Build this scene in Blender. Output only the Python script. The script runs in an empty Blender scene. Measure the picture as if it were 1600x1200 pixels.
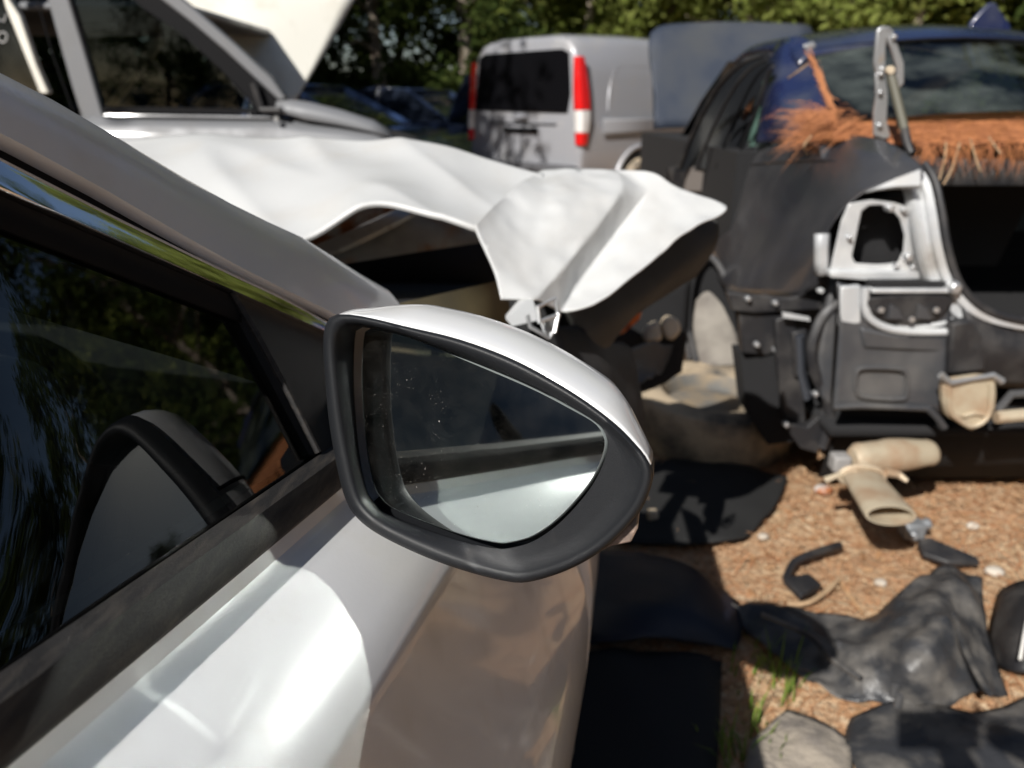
import bpy, bmesh, math, random
from mathutils import Vector, Matrix, noise
random.seed(7)
sc = bpy.context.scene
COL = sc.collection
V = Vector
rad = math.radians

# ---------------------------------------------------------------- camera
CAM = V((0, 0, 1.2)); PITCH = rad(20)
FW = V((0, math.cos(PITCH), -math.sin(PITCH))); UP = V((0, math.sin(PITCH), math.cos(PITCH))); RT = V((1, 0, 0))
cd = bpy.data.cameras.new('camera'); cam = bpy.data.objects.new('camera', cd); COL.objects.link(cam)
cam.location = CAM; cam.rotation_euler = (math.pi/2 - PITCH, 0, 0)
cd.sensor_width = 36; cd.lens = 27; cd.clip_start = .01; cd.clip_end = 600
cd.dof.use_dof = True; cd.dof.focus_distance = .50; cd.dof.aperture_fstop = 6.6
sc.camera = cam

# ---------------------------------------------------------------- world, sun, exposure
SUN_D = V((.68, 1.05, -1)).normalized()            # direction the light travels
w = bpy.data.worlds.new('World'); sc.world = w; w.use_nodes = True
nt = w.node_tree; bgn = nt.nodes['Background']
sky = nt.nodes.new('ShaderNodeTexSky'); sky.sky_type = 'NISHITA'; sky.sun_disc = False
sky.sun_elevation = math.asin(-SUN_D.z); sky.sun_rotation = math.atan2(-SUN_D.x, -SUN_D.y)
nt.links.new(sky.outputs[0], bgn.inputs[0]); bgn.inputs[1].default_value = .05
sl = bpy.data.lights.new('sun', 'SUN'); so = bpy.data.objects.new('sun', sl); COL.objects.link(so)
sl.energy = 5.0; sl.angle = rad(.53); sl.color = (1, .965, .915)
so.rotation_euler = SUN_D.to_track_quat('-Z', 'Y').to_euler(); so.location = (-6, -10, 10)
sc.view_settings.view_transform = 'Standard'; sc.view_settings.look = 'None'
sc.view_settings.gamma = 1; sc.view_settings.exposure = .36
cy = sc.cycles
cy.use_denoising = True; cy.max_bounces = 10; cy.diffuse_bounces = 4; cy.glossy_bounces = 6
cy.transmission_bounces = 8; cy.transparent_max_bounces = 24
cy.caustics_reflective = True; cy.caustics_refractive = False
cy.blur_glossy = 0; cy.sample_clamp_indirect = 60
cy.use_guiding = True; cy.use_surface_guiding = True; cy.surface_guiding_probability = .7; cy.guiding_training_samples = 128   # sunlight thrown onto the door by the mirror

# ---------------------------------------------------------------- pixel helpers (1600 x 1200 photograph)
def ray(px, py): return FW + RT*((px-800)/1200) - UP*((py-600)/1200)
def at(px, py, t): return CAM + ray(px, py)*t
def onY(px, py, Y): r = ray(px, py); return CAM + r*(Y/r.y)
def onZ(px, py, z=0.): r = ray(px, py); return CAM + r*((z-1.2)/r.z)
def onP(px, py, p, n): r = ray(px, py); return CAM + r*((p-CAM).dot(n)/r.dot(n))

# ---------------------------------------------------------------- materials
def mat(name, col, rough=.5, metal=0., col2=None, scale=8., bump=0., bscale=40., coat=0., spec=.5, lo=.4, hi=.65, detail=6, emis=None, stretch=None, dust=None, dlo=.55, dhi=.75, dscale=6.):
    m = bpy.data.materials.new(name); m.use_nodes = True
    n = m.node_tree.nodes; l = m.node_tree.links; p = n['Principled BSDF']
    p.inputs['Base Color'].default_value = (*col, 1); p.inputs['Roughness'].default_value = rough
    p.inputs['Metallic'].default_value = metal; p.inputs['Coat Weight'].default_value = coat
    p.inputs['Coat Roughness'].default_value = .06; p.inputs['Specular IOR Level'].default_value = spec
    tc = n.new('ShaderNodeTexCoord'); src = tc.outputs['Object']
    if stretch:
        mp = n.new('ShaderNodeMapping'); mp.inputs['Scale'].default_value = stretch
        l.new(src, mp.inputs[0]); src = mp.outputs[0]
    out = None
    def nz(sc_, lo_, hi_):
        t = n.new('ShaderNodeTexNoise'); t.inputs['Scale'].default_value = sc_; t.inputs['Detail'].default_value = detail
        l.new(src, t.inputs['Vector'])
        r = n.new('ShaderNodeMapRange'); r.inputs[1].default_value = lo_; r.inputs[2].default_value = hi_
        l.new(t.outputs[0], r.inputs[0]); return r.outputs[0]
    if col2:
        mx = n.new('ShaderNodeMix'); mx.data_type = 'RGBA'
        mx.inputs[6].default_value = (*col, 1); mx.inputs[7].default_value = (*col2, 1)
        l.new(nz(scale, lo, hi), mx.inputs[0]); out = mx.outputs[2]
    if dust:
        mx = n.new('ShaderNodeMix'); mx.data_type = 'RGBA'; mx.inputs[6].default_value = (*col, 1)
        if out: l.new(out, mx.inputs[6])
        mx.inputs[7].default_value = (*dust, 1); f = nz(dscale, dlo, dhi); l.new(f, mx.inputs[0]); out = mx.outputs[2]
        mr = n.new('ShaderNodeMapRange'); mr.inputs[3].default_value = rough; mr.inputs[4].default_value = min(1, rough+.35)
        l.new(f, mr.inputs[0]); l.new(mr.outputs[0], p.inputs['Roughness'])
    if out: l.new(out, p.inputs['Base Color'])
    if bump:
        t = n.new('ShaderNodeTexNoise'); t.inputs['Scale'].default_value = bscale; t.inputs['Detail'].default_value = 5
        l.new(src, t.inputs['Vector'])
        b = n.new('ShaderNodeBump'); b.inputs['Strength'].default_value = bump; b.inputs['Distance'].default_value = .01
        l.new(t.outputs[0], b.inputs['Height']); l.new(b.outputs[0], p.inputs['Normal'])
    if emis: p.inputs['Emission Color'].default_value = (*emis, 1); p.inputs['Emission Strength'].default_value = 1
    return m

def glassmat(name, tint, ior=1.5, rough=0., dust=0., dcol=(.5, .52, .5), dscale=30, dlo=.6, dhi=.8):
    m = bpy.data.materials.new(name); m.use_nodes = True
    n = m.node_tree.nodes; l = m.node_tree.links; n.remove(n['Principled BSDF'])
    tr = n.new('ShaderNodeBsdfTransparent'); tr.inputs[0].default_value = (*tint, 1)
    gl = n.new('ShaderNodeBsdfGlossy'); gl.inputs['Roughness'].default_value = rough
    fr = n.new('ShaderNodeFresnel'); fr.inputs[0].default_value = ior
    mx = n.new('ShaderNodeMixShader'); l.new(fr.outputs[0], mx.inputs[0]); l.new(tr.outputs[0], mx.inputs[1]); l.new(gl.outputs[0], mx.inputs[2])
    res = mx.outputs[0]
    if dust:
        tc = n.new('ShaderNodeTexCoord'); t = n.new('ShaderNodeTexNoise'); t.inputs['Scale'].default_value = dscale; t.inputs['Detail'].default_value = 8
        l.new(tc.outputs['Object'], t.inputs['Vector'])
        r = n.new('ShaderNodeMapRange'); r.inputs[1].default_value = dlo; r.inputs[2].default_value = dhi; r.inputs[4].default_value = dust
        l.new(t.outputs[0], r.inputs[0])
        df = n.new('ShaderNodeBsdfDiffuse'); df.inputs[0].default_value = (*dcol, 1)
        m2 = n.new('ShaderNodeMixShader'); l.new(r.outputs[0], m2.inputs[0]); l.new(res, m2.inputs[1]); l.new(df.outputs[0], m2.inputs[2]); res = m2.outputs[0]
    l.new(res, n['Material Output'].inputs[0])
    return m

M = {}
M['white'] = mat('white paint', (.71, .715, .72), .30, coat=.7, bump=.015, bscale=260, dust=(.62, .60, .56), dlo=.52, dhi=.82, dscale=14)
M['white_worn'] = mat('white paint worn', (.50, .505, .50), .42, coat=.2, bump=.03, bscale=60, dust=(.44, .43, .41), dlo=.5, dhi=.85, dscale=9)
M['black_plastic'] = mat('grained black plastic', (.012, .013, .015), .46, spec=.3, bump=.10, bscale=1400, dust=(.03, .029, .028), dlo=.60, dhi=.9, dscale=40)
M['rubber'] = mat('weathered rubber', (.018, .017, .017), .6, spec=.3, col2=(.05, .043, .037), scale=30, lo=.45, hi=.75, bump=.2, bscale=300, stretch=(6, 1, 6))
M['seal'] = mat('black seal', (.006, .006, .007), .7, spec=.15)
M['chrome'] = mat('chrome', (.82, .82, .84), .07, metal=1, bump=.01, bscale=90)
M['interior'] = mat('dark cabin plastic', (.006, .0065, .007), .85, spec=.2)
M['headliner'] = mat('grey headliner', (.06, .06, .06), .9)
M['glass'] = glassmat('side glass', (.42, .48, .46), 1.95, dust=.03, dcol=(.42, .45, .43), dscale=55, dlo=.55, dhi=.8)
M['lens'] = mat('smoky lens', (.30, .22, .18), .12, coat=1, col2=(.10, .08, .07), scale=90)
M['blue'] = mat('dark blue paint', (.012, .018, .060), .25, coat=.8, dust=(.06, .065, .08), dlo=.42, dhi=.8, dscale=5)
M['blue_dusty'] = mat('dusty dark paint', (.022, .023, .028), .30, coat=.5, dust=(.06, .058, .058), dlo=.35, dhi=.85, dscale=3)
M['bare'] = mat('grey primer steel', (.46, .47, .48), .38, metal=.2, col2=(.58, .59, .59), scale=12, dust=(.22, .19, .16), dlo=.55, dhi=.8)
M['bare_dark'] = mat('dark painted steel', (.045, .047, .052), .36, dust=(.10, .095, .09), dlo=.45, dhi=.75, coat=.2)
M['steel'] = mat('galvanised steel', (.50, .51, .52), .34, metal=.7, dust=(.30, .25, .20), dlo=.58, dhi=.75, dscale=30)
M['black'] = mat('matt black plastic', (.016, .016, .018), .48, dust=(.055, .05, .046), dlo=.45, dhi=.8, dscale=12)
M['void'] = mat('black trim and shade', (.007, .007, .008), .9)
M['rust'] = mat('rusty steel', (.33, .12, .045), .8, col2=(.50, .48, .45), scale=16, lo=.45, hi=.6, bump=.3, bscale=60)
M['exhaust'] = mat('dusty exhaust steel', (.47, .40, .29), .55, metal=.25, col2=(.36, .23, .14), scale=11, lo=.42, hi=.7, bump=.15, bscale=80)
M['tyre'] = mat('dusty tyre rubber', (.055, .052, .048), .85, col2=(.40, .32, .22), scale=7, lo=.34, hi=.58, bump=.4, bscale=70)
M['cream'] = mat('cream foam', (.62, .53, .40), .8, col2=(.45, .36, .25), scale=14)
M['amber'] = mat('amber lens', (.75, .18, .03), .2, coat=1, col2=(.4, .08, .02), scale=40)
M['needle'] = mat('dry pine needles', (.42, .165, .06), .75, col2=(.30, .11, .045), scale=50)
M['needle_pale'] = mat('pale pine needles', (.50, .33, .18), .75, col2=(.40, .22, .10), scale=40)
M['bark'] = mat('bark', (.16, .12, .09), .9, col2=(.30, .26, .21), scale=5, bump=.6, bscale=14, stretch=(1, 1, .25))
M['bark_pale'] = mat('pale bark', (.36, .31, .25), .9, col2=(.22, .18, .14), scale=5, bump=.5, bscale=14, stretch=(1, 1, .25))
M['silver'] = mat('silver paint', (.17, .175, .185), .5, metal=.1, coat=.2, dust=(.15, .15, .15), dlo=.5, dhi=.85, dscale=5)
M['van'] = mat('silver grey paint', (.34, .345, .37), .36, metal=.25, coat=.5, dust=(.36, .35, .34), dlo=.5, dhi=.85, dscale=4)
M['tail_red'] = mat('red lens', (.62, .012, .012), .12, coat=1)
M['tail_clear'] = mat('clear lens', (.70, .68, .66), .15, coat=1)
M['cream_paint'] = mat('cream white paint', (.78, .76, .68), .38, coat=.3, dust=(.58, .54, .45), dlo=.5, dhi=.8, dscale=4)
M['pipe'] = mat('olive rubber pipe', (.10, .095, .07), .6)
M['sheet'] = mat('dirty black plastic sheet', (.032, .033, .036), .38, dust=(.17, .155, .135), dlo=.42, dhi=.82, dscale=16, bump=.5, bscale=34)
M['stone'] = mat('pale stone', (.50, .45, .38), .9, col2=(.36, .31, .25), scale=20)
M['wood'] = mat('dry twig', (.42, .29, .17), .85, col2=(.28, .18, .10), scale=30)
M['skin'] = mat('skin', (.42, .26, .19), .6)
M['cloth'] = mat('dark cloth', (.05, .055, .07), .9, bump=.2, bscale=200)
M['denim'] = mat('denim', (.06, .085, .14), .9, bump=.2, bscale=300)
M['beige'] = mat('olive beige plastic', (.20, .165, .085), .55, col2=(.13, .11, .065), scale=9)
M['brake'] = mat('dusty grey liner', (.25, .23, .20), .8, col2=(.14, .125, .11), scale=8, bump=.2, bscale=30)

def leafmat(name, a, b):
    m = bpy.data.materials.new(name); m.use_nodes = True
    n = m.node_tree.nodes; l = m.node_tree.links; n.remove(n['Principled BSDF'])
    g = n.new('ShaderNodeNewGeometry'); mx = n.new('ShaderNodeMix'); mx.data_type = 'RGBA'
    mx.inputs[6].default_value = (*a, 1); mx.inputs[7].default_value = (*b, 1)
    l.new(g.outputs['Random Per Island'], mx.inputs[0])
    df = n.new('ShaderNodeBsdfDiffuse'); tl = n.new('ShaderNodeBsdfTranslucent'); ms = n.new('ShaderNodeMixShader'); ms.inputs[0].default_value = .45
    l.new(mx.outputs[2], df.inputs[0]); l.new(mx.outputs[2], tl.inputs[0]); l.new(df.outputs[0], ms.inputs[1]); l.new(tl.outputs[0], ms.inputs[2])
    l.new(ms.outputs[0], n['Material Output'].inputs[0]); return m
M['leaf_a'] = leafmat('sunlit olive leaves', (.15, .19, .04), (.26, .29, .085))  # leaf tone lifted so the far trees read sunlit
M['leaf_b'] = leafmat('shaded leaves', (.03, .05, .014), (.07, .09, .025))  # darker leaf copy, deep tree shade put into the colour
M['grass'] = leafmat('grass blades', (.10, .20, .03), (.25, .32, .07))

# ---------------------------------------------------------------- mesh helpers
class MB:
    def __init__(s): s.v = []; s.f = []
    def add(s, vs, fs):
        o = len(s.v); s.v += [V(p) for p in vs]; s.f += [tuple(i+o for i in f) for f in fs]; return s
    def box(s, c, size, ax=None):
        c = V(c); x, y, z = ax if ax else (V((1, 0, 0)), V((0, 1, 0)), V((0, 0, 1)))
        a, b, d = [q/2 for q in size]
        vs = [c+x*i*a+y*j*b+z*k*d for i in (-1, 1) for j in (-1, 1) for k in (-1, 1)]
        return s.add(vs, [(0, 1, 3, 2), (4, 6, 7, 5), (0, 4, 5, 1), (2, 3, 7, 6), (0, 2, 6, 4), (1, 5, 7, 3)])
    def loft(s, loops, closed=True, cap0=False, cap1=False):
        n = len(loops[0]); vs = [p for lp in loops for p in lp]; fs = []
        for i in range(len(loops)-1):
            for j in range(n if closed else n-1):
                k = (j+1) % n; fs.append((i*n+j, i*n+k, (i+1)*n+k, (i+1)*n+j))
        if cap0: fs.append(tuple(range(n-1, -1, -1)))
        if cap1: fs.append(tuple((len(loops)-1)*n+j for j in range(n)))
        return s.add(vs, fs)
    def tube(s, path, r, n=8, caps=True, flat=1.):
        path = [V(p) for p in path]; rs = r if isinstance(r, (list, tuple)) else [r]*len(path); loops = []; prev = None
        for i, p in enumerate(path):
            d = (path[min(i+1, len(path)-1)]-path[max(i-1, 0)]).normalized()
            a = prev - d*prev.dot(d) if prev else d.orthogonal()
            if a.length < 1e-6: a = d.orthogonal()
            a.normalize(); prev = a; b = d.cross(a)
            loops.append([p + a*math.cos(2*math.pi*k/n)*rs[i] + b*math.sin(2*math.pi*k/n)*rs[i]*flat for k in range(n)])
        return s.loft(loops, True, caps, caps)
    def prism(s, poly, off):
        poly = [V(p) for p in poly]; off = V(off); n = len(poly)
        fs = [tuple(range(n)), tuple(range(2*n-1, n-1, -1))] + [(i, i+n, (i+1) % n+n, (i+1) % n) for i in range(n)]
        return s.add(poly+[p+off for p in poly], fs)
    def grid(s, rows): return s.loft(rows, False)
    def build(s, name, m, parent=None, smooth=True, ang=38, solid=0, bevel=0, sub=0, label=None, bseg=2, off=-1):
        me = bpy.data.meshes.new(name); me.from_pydata([tuple(p) for p in s.v], [], s.f); me.update()
        bm = bmesh.new(); bm.from_mesh(me); bmesh.ops.remove_doubles(bm, verts=bm.verts, dist=1e-6); bmesh.ops.recalc_face_normals(bm, faces=bm.faces); bm.to_mesh(me); bm.free()
        if smooth:
            me.shade_smooth(); me.set_sharp_from_angle(angle=rad(ang))
        me.materials.append(M[m] if isinstance(m, str) else m)
        o = bpy.data.objects.new(name, me); COL.objects.link(o)
        if solid:
            md = o.modifiers.new('solid', 'SOLIDIFY'); md.thickness = solid; md.offset = off
        if bevel:
            md = o.modifiers.new('bevel', 'BEVEL'); md.width = bevel; md.segments = bseg; md.limit_method = 'ANGLE'; md.angle_limit = rad(35)
        if sub:
            md = o.modifiers.new('sub', 'SUBSURF'); md.levels = sub; md.render_levels = sub
        if parent: adopt(o, parent)
        if label: o['label'] = label
        return o
def worldmat(p): return Matrix.Translation(p.location) if p.parent is None else worldmat(p.parent) @ p.matrix_parent_inverse @ Matrix.Translation(p.location)
def adopt(o, p): o.parent = p; o.matrix_parent_inverse = worldmat(p).inverted()
def tag(o, label, cat, group=None, kind=None):
    if label: o['label'] = label
    if cat: o['category'] = cat
    if group: o['group'] = group
    if kind: o['kind'] = kind
    return o
def thing(name, loc, label, cat, group=None):
    o = bpy.data.objects.new(name, None); o.empty_display_size = .1; COL.objects.link(o); o.location = loc
    return tag(o, label, cat, group)
def copy_tree(src, parent=None):
    c = src.copy(); COL.objects.link(c)
    if parent: c.parent = parent; c.matrix_parent_inverse = src.matrix_parent_inverse.copy()
    for ch in src.children: copy_tree(ch, c)
    return c
def cr(pts, n, closed=False):
    """Catmull-Rom through points, n samples per span"""
    pts = [V(p) for p in pts]; N = len(pts); out = []
    for i in range(N if closed else N-1):
        g = (lambda k: pts[k % N]) if closed else (lambda k: pts[max(0, min(N-1, k))])
        p0, p1, p2, p3 = g(i-1), g(i), g(i+1), g(i+2)
        for k in range(n):
            t = k/n
            out.append(.5*((2*p1)+(p2-p0)*t+(2*p0-5*p1+4*p2-p3)*t*t+(3*p1-p0-3*p2+p3)*t**3))
    if not closed: out.append(pts[-1].copy())
    return out
def patch(rows, n=4):
    rows = [cr(r, n) for r in rows]; cols = list(zip(*rows)); cols = [cr(list(c), n) for c in cols]
    return [list(r) for r in zip(*cols)]
def lin(a, b, t): return a+(b-a)*t

# ================================================================ ground
def ground_material():
    m = bpy.data.materials.new('pine litter ground'); m.use_nodes = True; n = m.node_tree.nodes; l = m.node_tree.links; p = n['Principled BSDF']
    tc = n.new('ShaderNodeTexCoord'); p.inputs['Roughness'].default_value = .95; p.inputs['Specular IOR Level'].default_value = .15
    def nz(s, d=8):
        t = n.new('ShaderNodeTexNoise'); t.inputs['Scale'].default_value = s; t.inputs['Detail'].default_value = d; l.new(tc.outputs['Object'], t.inputs[0]); return t.outputs[0]
    def mix(f, lo, hi, a, b):
        r = n.new('ShaderNodeMapRange'); r.inputs[1].default_value = lo; r.inputs[2].default_value = hi; l.new(f, r.inputs[0])
        x = n.new('ShaderNodeMix'); x.data_type = 'RGBA'; l.new(r.outputs[0], x.inputs[0])
        for k, c in ((6, a), (7, b)):
            if isinstance(c, tuple): x.inputs[k].default_value = (*c, 1)
            else: l.new(c, x.inputs[k])
        return x.outputs[2]
    c = mix(nz(3), .4, .62, (.40, .20, .10), (.46, .32, .19))
    c = mix(nz(38), .42, .66, c, (.54, .41, .27)); c = mix(nz(120), .5, .72, c, (.20, .10, .05)); c = mix(nz(1.3), .55, .7, c, (.30, .20, .12))
    l.new(c, p.inputs['Base Color'])
    b = n.new('ShaderNodeBump'); b.inputs['Strength'].default_value = .9; b.inputs['Distance'].default_value = .015; l.new(nz(60, 10), b.inputs['Height']); l.new(b.outputs[0], p.inputs['Normal'])
    return m
g = MB()
xs = [-300, -80, -30, -12, -6] + [-4+.16*i for i in range(56)] + [7, 12, 30, 80, 300]
ys = [-300, -80, -30, -10, -3, -1] + [.2+.13*i for i in range(40)] + [7, 9, 12, 30, 80, 300]
rows = []
for y in ys:
    rows.append([V((x, y, .018*noise.noise(V((x*1.7, y*1.7, 0)))+.008*noise.noise(V((x*6, y*6, 3))) if abs(x) < 5 and 0 < y < 6 else 0)) for x in xs])
g.grid(rows); gr = g.build('ground', ground_material()); tag(gr, 'brown pine litter ground', None, kind='structure')

# ================================================================ near white car
F = ray(1034, 345).normalized(); R = V((F.y, -F.x, 0)).normalized(); U = R.cross(F); B0 = at(520, 720, .62)
def C(s, l, u): return B0 + F*s + R*l + U*u
KW = .50
WN = R + U*KW
def W(px, py, off=0.): r = ray(px, py); return CAM + r*((off-(CAM-B0).dot(WN))/r.dot(WN))
def inv(p): q = p-B0; return q.dot(F), q.dot(R), q.dot(U)
car = thing('white_car', C(-.6, -.7, -.93), 'white car with a crumpled bonnet and a black-rimmed side mirror', 'car')

# --- body side
SEC = [(.010, -.012), (.016, -.026), (.021, -.0305), (.036, -.0365), (.056, -.046), (.080, -.0605), (.0985, -.0755), (.1015, -.081), (.1035, -.088), (.118, -.135), (.150, -.215), (.178, -.285), (.187, -.34), (.186, -.42), (.172, -.55), (.14, -.66), (.06, -.70)]
def side(s0, s1, n, taper=0., name='door', e0=True):
    mb = MB(); rows = []
    for i in range(n+1):
        s = lin(s0, s1, i/n); k = taper*max(0, s)**2
        rows.append([C(s, l-k, u) for l, u in SEC])
    rows2 = [[C(s0+.002, SEC[j][0]-.03, SEC[j][1]) for j in range(len(SEC))]] + rows + [[C(s1-.002, SEC[j][0]-.03-taper*max(0, s1)**2, SEC[j][1]) for j in range(len(SEC))]]
    mb.grid(rows2); return mb.build(name, 'white', car, ang=24)
door = side(-.74, .395, 24)
rdoor = side(-1.62, -.746, 8, name='rear_door')
side(-2.35, -1.626, 6, name='rear_quarter')
# far side of the body, roof, floor: the rest of the shell
WID = 1.62
def mir(s, l, u): return C(s, -WID-l, u)
mb = MB(); mb.grid([[mir(s, l, u) for l, u in SEC] for s in (-2.35, -1.5, -.7, .4)]); mb.build('far_side', 'white', car)
mb = MB(); mb.box(C(-.9, -WID/2, -.62), (1.7, 3.0, .04), (R, F, U)); mb.build('floor_pan', 'interior', car)
# pillar outline, back-projected on the window plane, then carried on back along the roof rail
SIL = [(636, 468), (560, 424), (480, 372), (384, 328), (256, 256), (128, 176), (0, 108)]
LOW = [(628, 547), (480, 476), (400, 438), (320, 396), (240, 350), (160, 304), (80, 261), (0, 218)]
CHT = [(616, 556), (515, 503), (440, 460), (320, 404), (240, 364), (160, 324), (80, 283), (0, 240)]
CHB = [(600, 566), (500, 517), (430, 487), (360, 456), (300, 430), (240, 404), (120, 352), (0, 298)]
def wl(pts, off=0.): return [inv(W(x, y, off)) for x, y in pts]
def rail(pts, off=0., tail=((-.34, .010), (-.50, -.012), (-.75, -.02), (-1.1, -.02), (-1.5, -.05), (-1.9, -.13))):
    """(s, u) of a line on the side plane; continues to the roof rail behind the frame"""
    q = [(s, u) for s, l, u in wl(pts, off)]; s0, u0 = q[-1]
    sl = (q[-1][1]-q[-2][1])/(q[-1][0]-q[-2][0]); base = u0
    ext = []
    for i, ss in enumerate((-.30, -.42, -.58, -.80, -1.15, -1.6, -1.95)):
        d = s0-ss; ext.append((ss, base + (-sl)*d*(1-min(d/.9, .70)) - (0 if ss > -1.3 else .10*(-1.3-ss))))
    return q+ext
def su(q, off): return [C(s, off-KW*u, u) for s, u in q]
def resamp(q, svals):
    out = []
    q = sorted(q)
    for s in svals:
        for a, b in zip(q, q[1:]):
            if a[0] <= s <= b[0]: out.append((s, lin(a[1], b[1], (s-a[0])/(b[0]-a[0])))); break
        else: out.append((s, q[0][1] if s < q[0][0] else q[-1][1]))
    return out
qs = rail(SIL); ql = rail(LOW); qt = rail(CHT); qb = rail(CHB)
SV = [-1.9, -1.6, -1.3, -1.0, -.8, -.65, -.52, -.42, -.34, -.27, -.21, -.16, -.11, -.06, -.01, .04, .09, .14, .19, .24, .29]
a_s, a_l, a_t, a_b = [[u for s, u in resamp(q, SV)] for q in (qs, ql, qt, qb)]
def sh(s): t = min(1, max(0, (-.22-s)/.25)); return -.17*t*t*(3-2*t)
def strip(prof, svs=SV):
    """prof(i) -> list of (off, u) across the strip at station i"""
    return [[C(s, o-KW*u+sh(s), u) for o, u in prof(i)] for i, s in enumerate(svs)]
mb = MB()
def pill(i):
    a, b = a_s[i], a_l[i]; out = [(-.016, b-.001), (.0005, b+.0005), (.004, b+.003)]
    for k in range(1, 9):
        t = k/8; out.append((.004+.0015*math.sin(t*math.pi)-.006*t**6, lin(b+.003, a-.001, t)))
    out += [(-.012, a+.004), (-.035, a+.007), (-.07, a+.009)]
    return out
mb.grid(strip(pill)); mb.build('a_pillar', 'white', car, ang=50)
mb = MB(); mb.grid(strip(lambda i: [(-.012, a_t[i]-.002), (-.011, lin(a_t[i], a_l[i], .5)), (-.012, a_l[i]+.004)])); mb.build('roof_gap_seal', 'seal', car)
mb = MB()
def chp(i):
    a, b = a_t[i], a_b[i]; h = a-b
    return [(-.012, a), (-.003, a-.0005), (.0010, a-h*.12), (.0025, a-h*.35), (.0035, a-h*.65), (.0038, a-h*.94), (.002, b), (-.012, b)]
mb.grid(strip(chp)); mb.build('chrome_trim', 'chrome', car, ang=60)
mb = MB()
def frm(i): b = a_b[i]; return [(-.010, b+.003), (-.005, b-.001), (-.005, b-.012), (-.010, b-.020), (-.022, b-.021)]
mb.grid(strip(frm)); mb.build('window_seal', 'seal', car)
mb = MB(); mb.grid([[C(s, -.026-KW*(b-.022)+sh(s), b-.022), C(s, -.09-KW*b+sh(s), b-.045), C(s, -.13-KW*b+sh(s), b-.01), C(s, -.10-KW*a+sh(s), a+.002)] for s, a, b in zip(SV, a_s, a_b)]); mb.build('pillar_trim', 'interior', car)
# sail panel in front of the glass
sp = [(360, 449), (430, 484), (500, 514), (560, 545), (590, 570), (590, 700), (540, 722), (497, 708)]
mb = MB(); base = [W(x, y, -.004) for x, y in sp]
mb.prism(base, -WN.normalized()*.02); mb.build('sail_panel', 'black_plastic', car, bevel=.002)
mb = MB(); mb.tube([W(359, 452, -.004), W(400, 520, -.003), W(450, 613, -.003), W(497, 707, -.003)], .0028, 8); mb.build('sail_panel_seal', 'rubber', car)
# side glass
def glass_poly(s0, s1, off, k=26):
    rows = []
    for i in range(k+1):
        s = lin(s0, s1, i/k); top = resamp(list(zip(SV, a_b)), [s])[0][1]-.006
        rows.append([C(s, off-KW*u+sh(s)*max(0, u)/max(top, .1), u) for u in (lin(-.03, top, j/6) for j in range(7))])
    mb = MB(); mb.grid(rows); return mb
glass_poly(-.73, -.006, -.013).build('side_window', 'glass', car)
glass_poly(-1.6, -.79, -.013).build('rear_window', 'glass', car)
mb = MB(); mb.box(C(-.76, -.165, .10), (.02, .06, .26), ((R+U*0), F, (U-R*KW).normalized())); mb.build('b_pillar', 'seal', car)
# belt moulding
mb = MB(); prof = [(-.012, .004), (-.007, .0075), (.002, .0065), (.007, .0055), (.0115, -.002), (.0145, -.008), (.0150, -.014), (.012, -.0185), (.004, -.019)]
mb.grid([[C(s, l, u) for l, u in prof] for s in [-1.6, -1, -.75, -.5, -.3, -.2, -.1, 0, .018]]); mb.build('belt_moulding', 'rubber', car, ang=28)
mb = MB(); mb.tube([C(.016, .004, -.002), C(.03, .006, -.002)], .013, 10); mb.build('moulding_end_cap', 'rubber', car)
# cabin
mb = MB(); mb.grid([[C(s, l, u) for l, u in ((-.03, .0), (-.06, -.012), (-.075, -.10), (-.07, -.55))] for s in (-.72, -.3, .1)]); mb.build('door_trim', 'interior', car)
mb = MB(); mb.grid([[C(s, l, u) for s, u in ((.62, .02), (.42, .03), (.22, .035), (.08, .02), (.02, -.03), (.05, -.4))] for l in (-.06, -.3, -.8, -1.3, -1.56)]); mb.build('dashboard', 'interior', car)
mb = MB(); top = [(s, u) for s, u in zip(SV, a_s) if s <= -.3]
mb.grid([[C(s, -KW*u-.06-x+sh(s)*(1-x/1.3), u+.012+.035*math.sin(math.pi*x/1.3)) for x in (0, .05, .2, .45, .7, 1.0, 1.25, 1.33)] for s, u in top]); mb.build('roof', 'white', car, solid=.03)
mb = MB()
wsr = []
for s, u in [(s, u) for s, u in zip(SV, a_s) if s >= -.32]:
    wsr.append([C(s+.16*abs(math.sin(math.pi*x/1.3))**.8, -KW*u-.055-x, u+.004+.035*math.sin(math.pi*x/1.3)*(.3-s)/.6) for x in [1.32*k/10 for k in range(11)]])
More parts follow.
